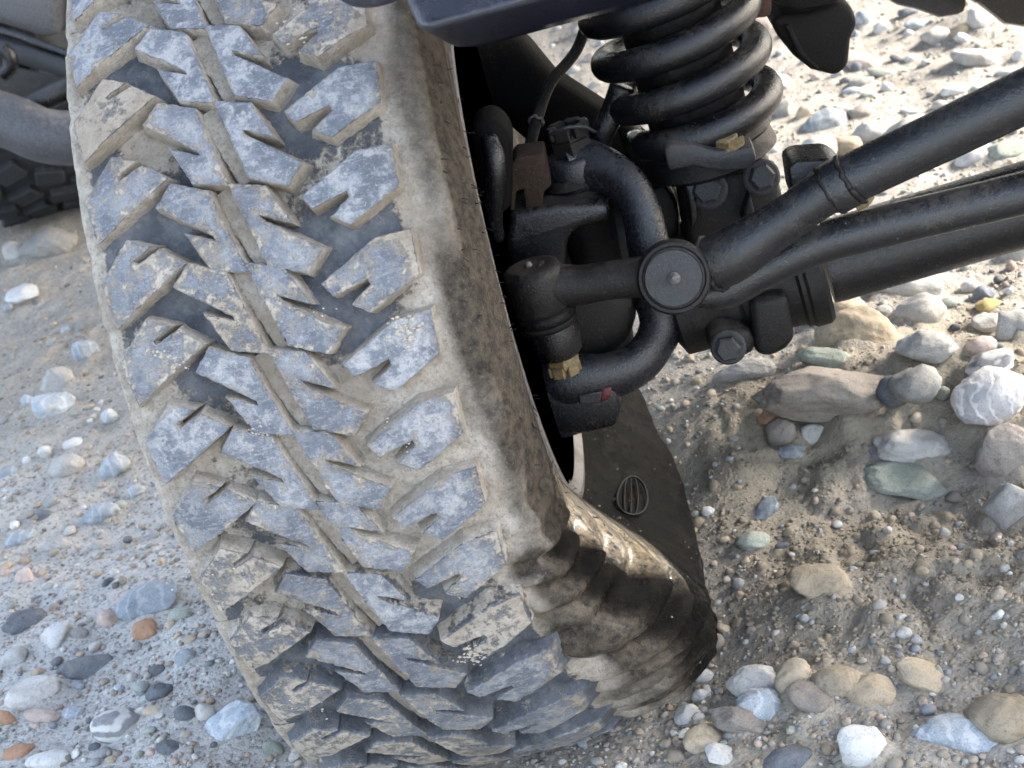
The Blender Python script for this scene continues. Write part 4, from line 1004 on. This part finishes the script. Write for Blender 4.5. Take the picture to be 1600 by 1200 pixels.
while n_p < 155 and tries < 6000:
    tries += 1
    u = prs.random(); acc = 0
    for (x0, y0, x1, y1), wt in zones:
        acc += wt
        if u <= acc: break
    px_ = prs.uniform(x0, x1); py_ = prs.uniform(y0, y1)
    if x0 == 0 and px_ > 95+max(0, py_-420)*.36: continue
    if x0 == 1070 and px_ < 1130+max(0, 700-py_)*.6: continue
    base = prs.choice([13, 15, 17, 20, 24, 28]) if y0 > 100 else prs.choice([11, 13, 16, 20, 24])
    w = base*prs.uniform(.9, 1.1); h = w*prs.uniform(.45, .85)
    if any(abs(px_-a) < (w+c)*.52 and abs(py_-b) < (h+d)*.55 for a, b, c, d in placed): continue
    mt = prs.choice(['pale', 'pale', 'white', 'blue', 'blue', 'slate', 'grey', 'grey', 'tan', 'green', 'pink', 'brown', 'grey'])
    if x0 == 1070 and 760 < py_ < 1040: mt = prs.choice(['mud', 'mud', 'tan', 'brown', 'grey', 'pale'])
    cn = CN.get(mt, 'muddy'); an = prs.choice([.1, .4, .8]); sh = {.1: 'rounded', .4: 'blunt', .8: 'angular'}[an]
    lb = None
    for a, b, c, d, l in sorted(land, key=lambda q: math.hypot(q[0]-px_, q[1]-py_))[:3]:
        dx, dy = px_-a, py_-b
        rel = ('right of' if dx > 0 else 'left of') if abs(dx) > abs(dy) else ('below' if dy > 0 else 'above')
        t = f'{cn} {sh} pebble {rel} the {short(l)}'
        if t not in used: lb = t; break
    if not lb: continue
    used.add(lb); placed.append((px_, py_, w, h)); n_p += 1
    o = place_stone(px_, py_, w, h, mt, an, prs.uniform(-25, 35), 3000+n_p, 'pebble', 3)
    tag(o, lb, 'pebble', 'small pebbles scattered over the sand')

# silt packed against the stones
Z0 = Z.copy()
for sx, sy, sa_, sb_, sc_ in SK:
    r_ = 1.8*max(sa_, sb_); i0, i1 = np.searchsorted(gx, [sx-r_, sx+r_]); j0, j1 = np.searchsorted(gy, [sy-r_, sy+r_])
    if i1 <= i0 or j1 <= j0: continue
    xs_, ys_ = X[j0:j1, i0:i1], Y[j0:j1, i0:i1]
    q = np.hypot((xs_-sx)/sa_, (ys_-sy)/sb_)
    sk = np.minimum(.30*sc_, .016)*(.7+1.3*vnoise(xs_, ys_, 45))*np.exp(-((np.maximum(q, .8)-.8)/.38)**2)
    Z[j0:j1, i0:i1] = np.maximum(Z[j0:j1, i0:i1], Z0[j0:j1, i0:i1]+np.clip(sk, 0, .03))
go.data.vertices.foreach_set('co', np.c_[X.ravel(), Y.ravel(), Z.ravel()].astype(np.float32).ravel()); go.data.update()
# gravel and crumbs that nobody could count
def scatter(name, n, lo, hi, sub, cols, seed, dampw, label, zfun=.25, powr=2.2):
    rs = np.random.default_rng(seed); V0, F0 = ICO[sub]; F0 = np.array(F0); Vs = []; Cs = []
    xs = []; ys = []
    while len(xs) < n:
        px_ = rs.uniform(-60, 1660); py_ = rs.uniform(-80, 1290); p = G(px_, py_, 0.)
        if np.hypot(p[0]*1.2, p[1]) < .20 or p[1] > 3.8: continue
        d = float(damp_at(p[0], p[1]))
        if rs.random() > (d if dampw > 0 else 1-.93*d): continue
        xs.append(p[0]); ys.append(p[1])
    xs = np.array(xs); ys = np.array(ys); zs = ground_h(xs, ys)
    sz = lo*(1-rs.random(n)*(1-(lo/hi)**powr))**(-1/powr)
    base = [stone_mesh(seed*50+k, max(sub, 1), .7)[0] for k in range(14)]
    cols = np.array(cols)
    for i in range(n):
        q = base[i % 14]*(sz[i]*rs.uniform(.6, 1.1, 3)*[1, 1, .7])
        a, b = rs.uniform(0, 6.28), rs.normal(0, .3); ca, sa_ = math.cos(a), math.sin(a); cb, sb = math.cos(b), math.sin(b)
        q = q@np.array([[1, 0, 0], [0, cb, sb], [0, -sb, cb]])@np.array([[ca, sa_, 0], [-sa_, ca, 0], [0, 0, 1]])
        Vs.append(q+[xs[i], ys[i], zs[i]+sz[i]*zfun]); Cs.append(np.tile(cols[rs.integers(len(cols))]*rs.uniform(.75, 1.2), (len(q), 1)))
    m = len(V0); F = (F0[None]+(np.arange(n)*m)[:, None, None]).reshape(-1, 3)
    o = put(name, np.concatenate(Vs), F, PEBBLE, None, attrs={'tint': np.clip(np.concatenate(Cs), 0, .8)}, origin=(0, 0, 0))
    tag(o, label, None, None, 'stuff')
GC = [(.42, .40, .37), (.34, .33, .31), (.25, .27, .29), (.15, .155, .165), (.56, .55, .52), (.38, .30, .22), (.40, .31, .26), (.28, .25, .21), (.30, .33, .30), (.36, .31, .25), (.36, .31, .25)]
scatter('gravel', 16000, .0016, .006, 1, GC, 5, 0, 'fine mixed gravel strewn over the sand')
scatter('gravel', 1900, .004, .0105, 2, GC, 6, 0, 'coarser mixed gravel strewn over the sand', .3)
scatter('soil_crumb', 4500, .0015, .0042, 1, [(.255, .215, .155), (.225, .185, .13), (.28, .24, .175), (.31, .265, .20)], 8, 1, 'brown crumbs of churned sandy soil', .1)
scatter('soil_crumb', 160, .005, .011, 2, [(.255, .215, .155), (.235, .195, .135), (.28, .24, .175), (.30, .255, .19)], 9, 1, 'larger brown clods of churned sandy soil', -.1)
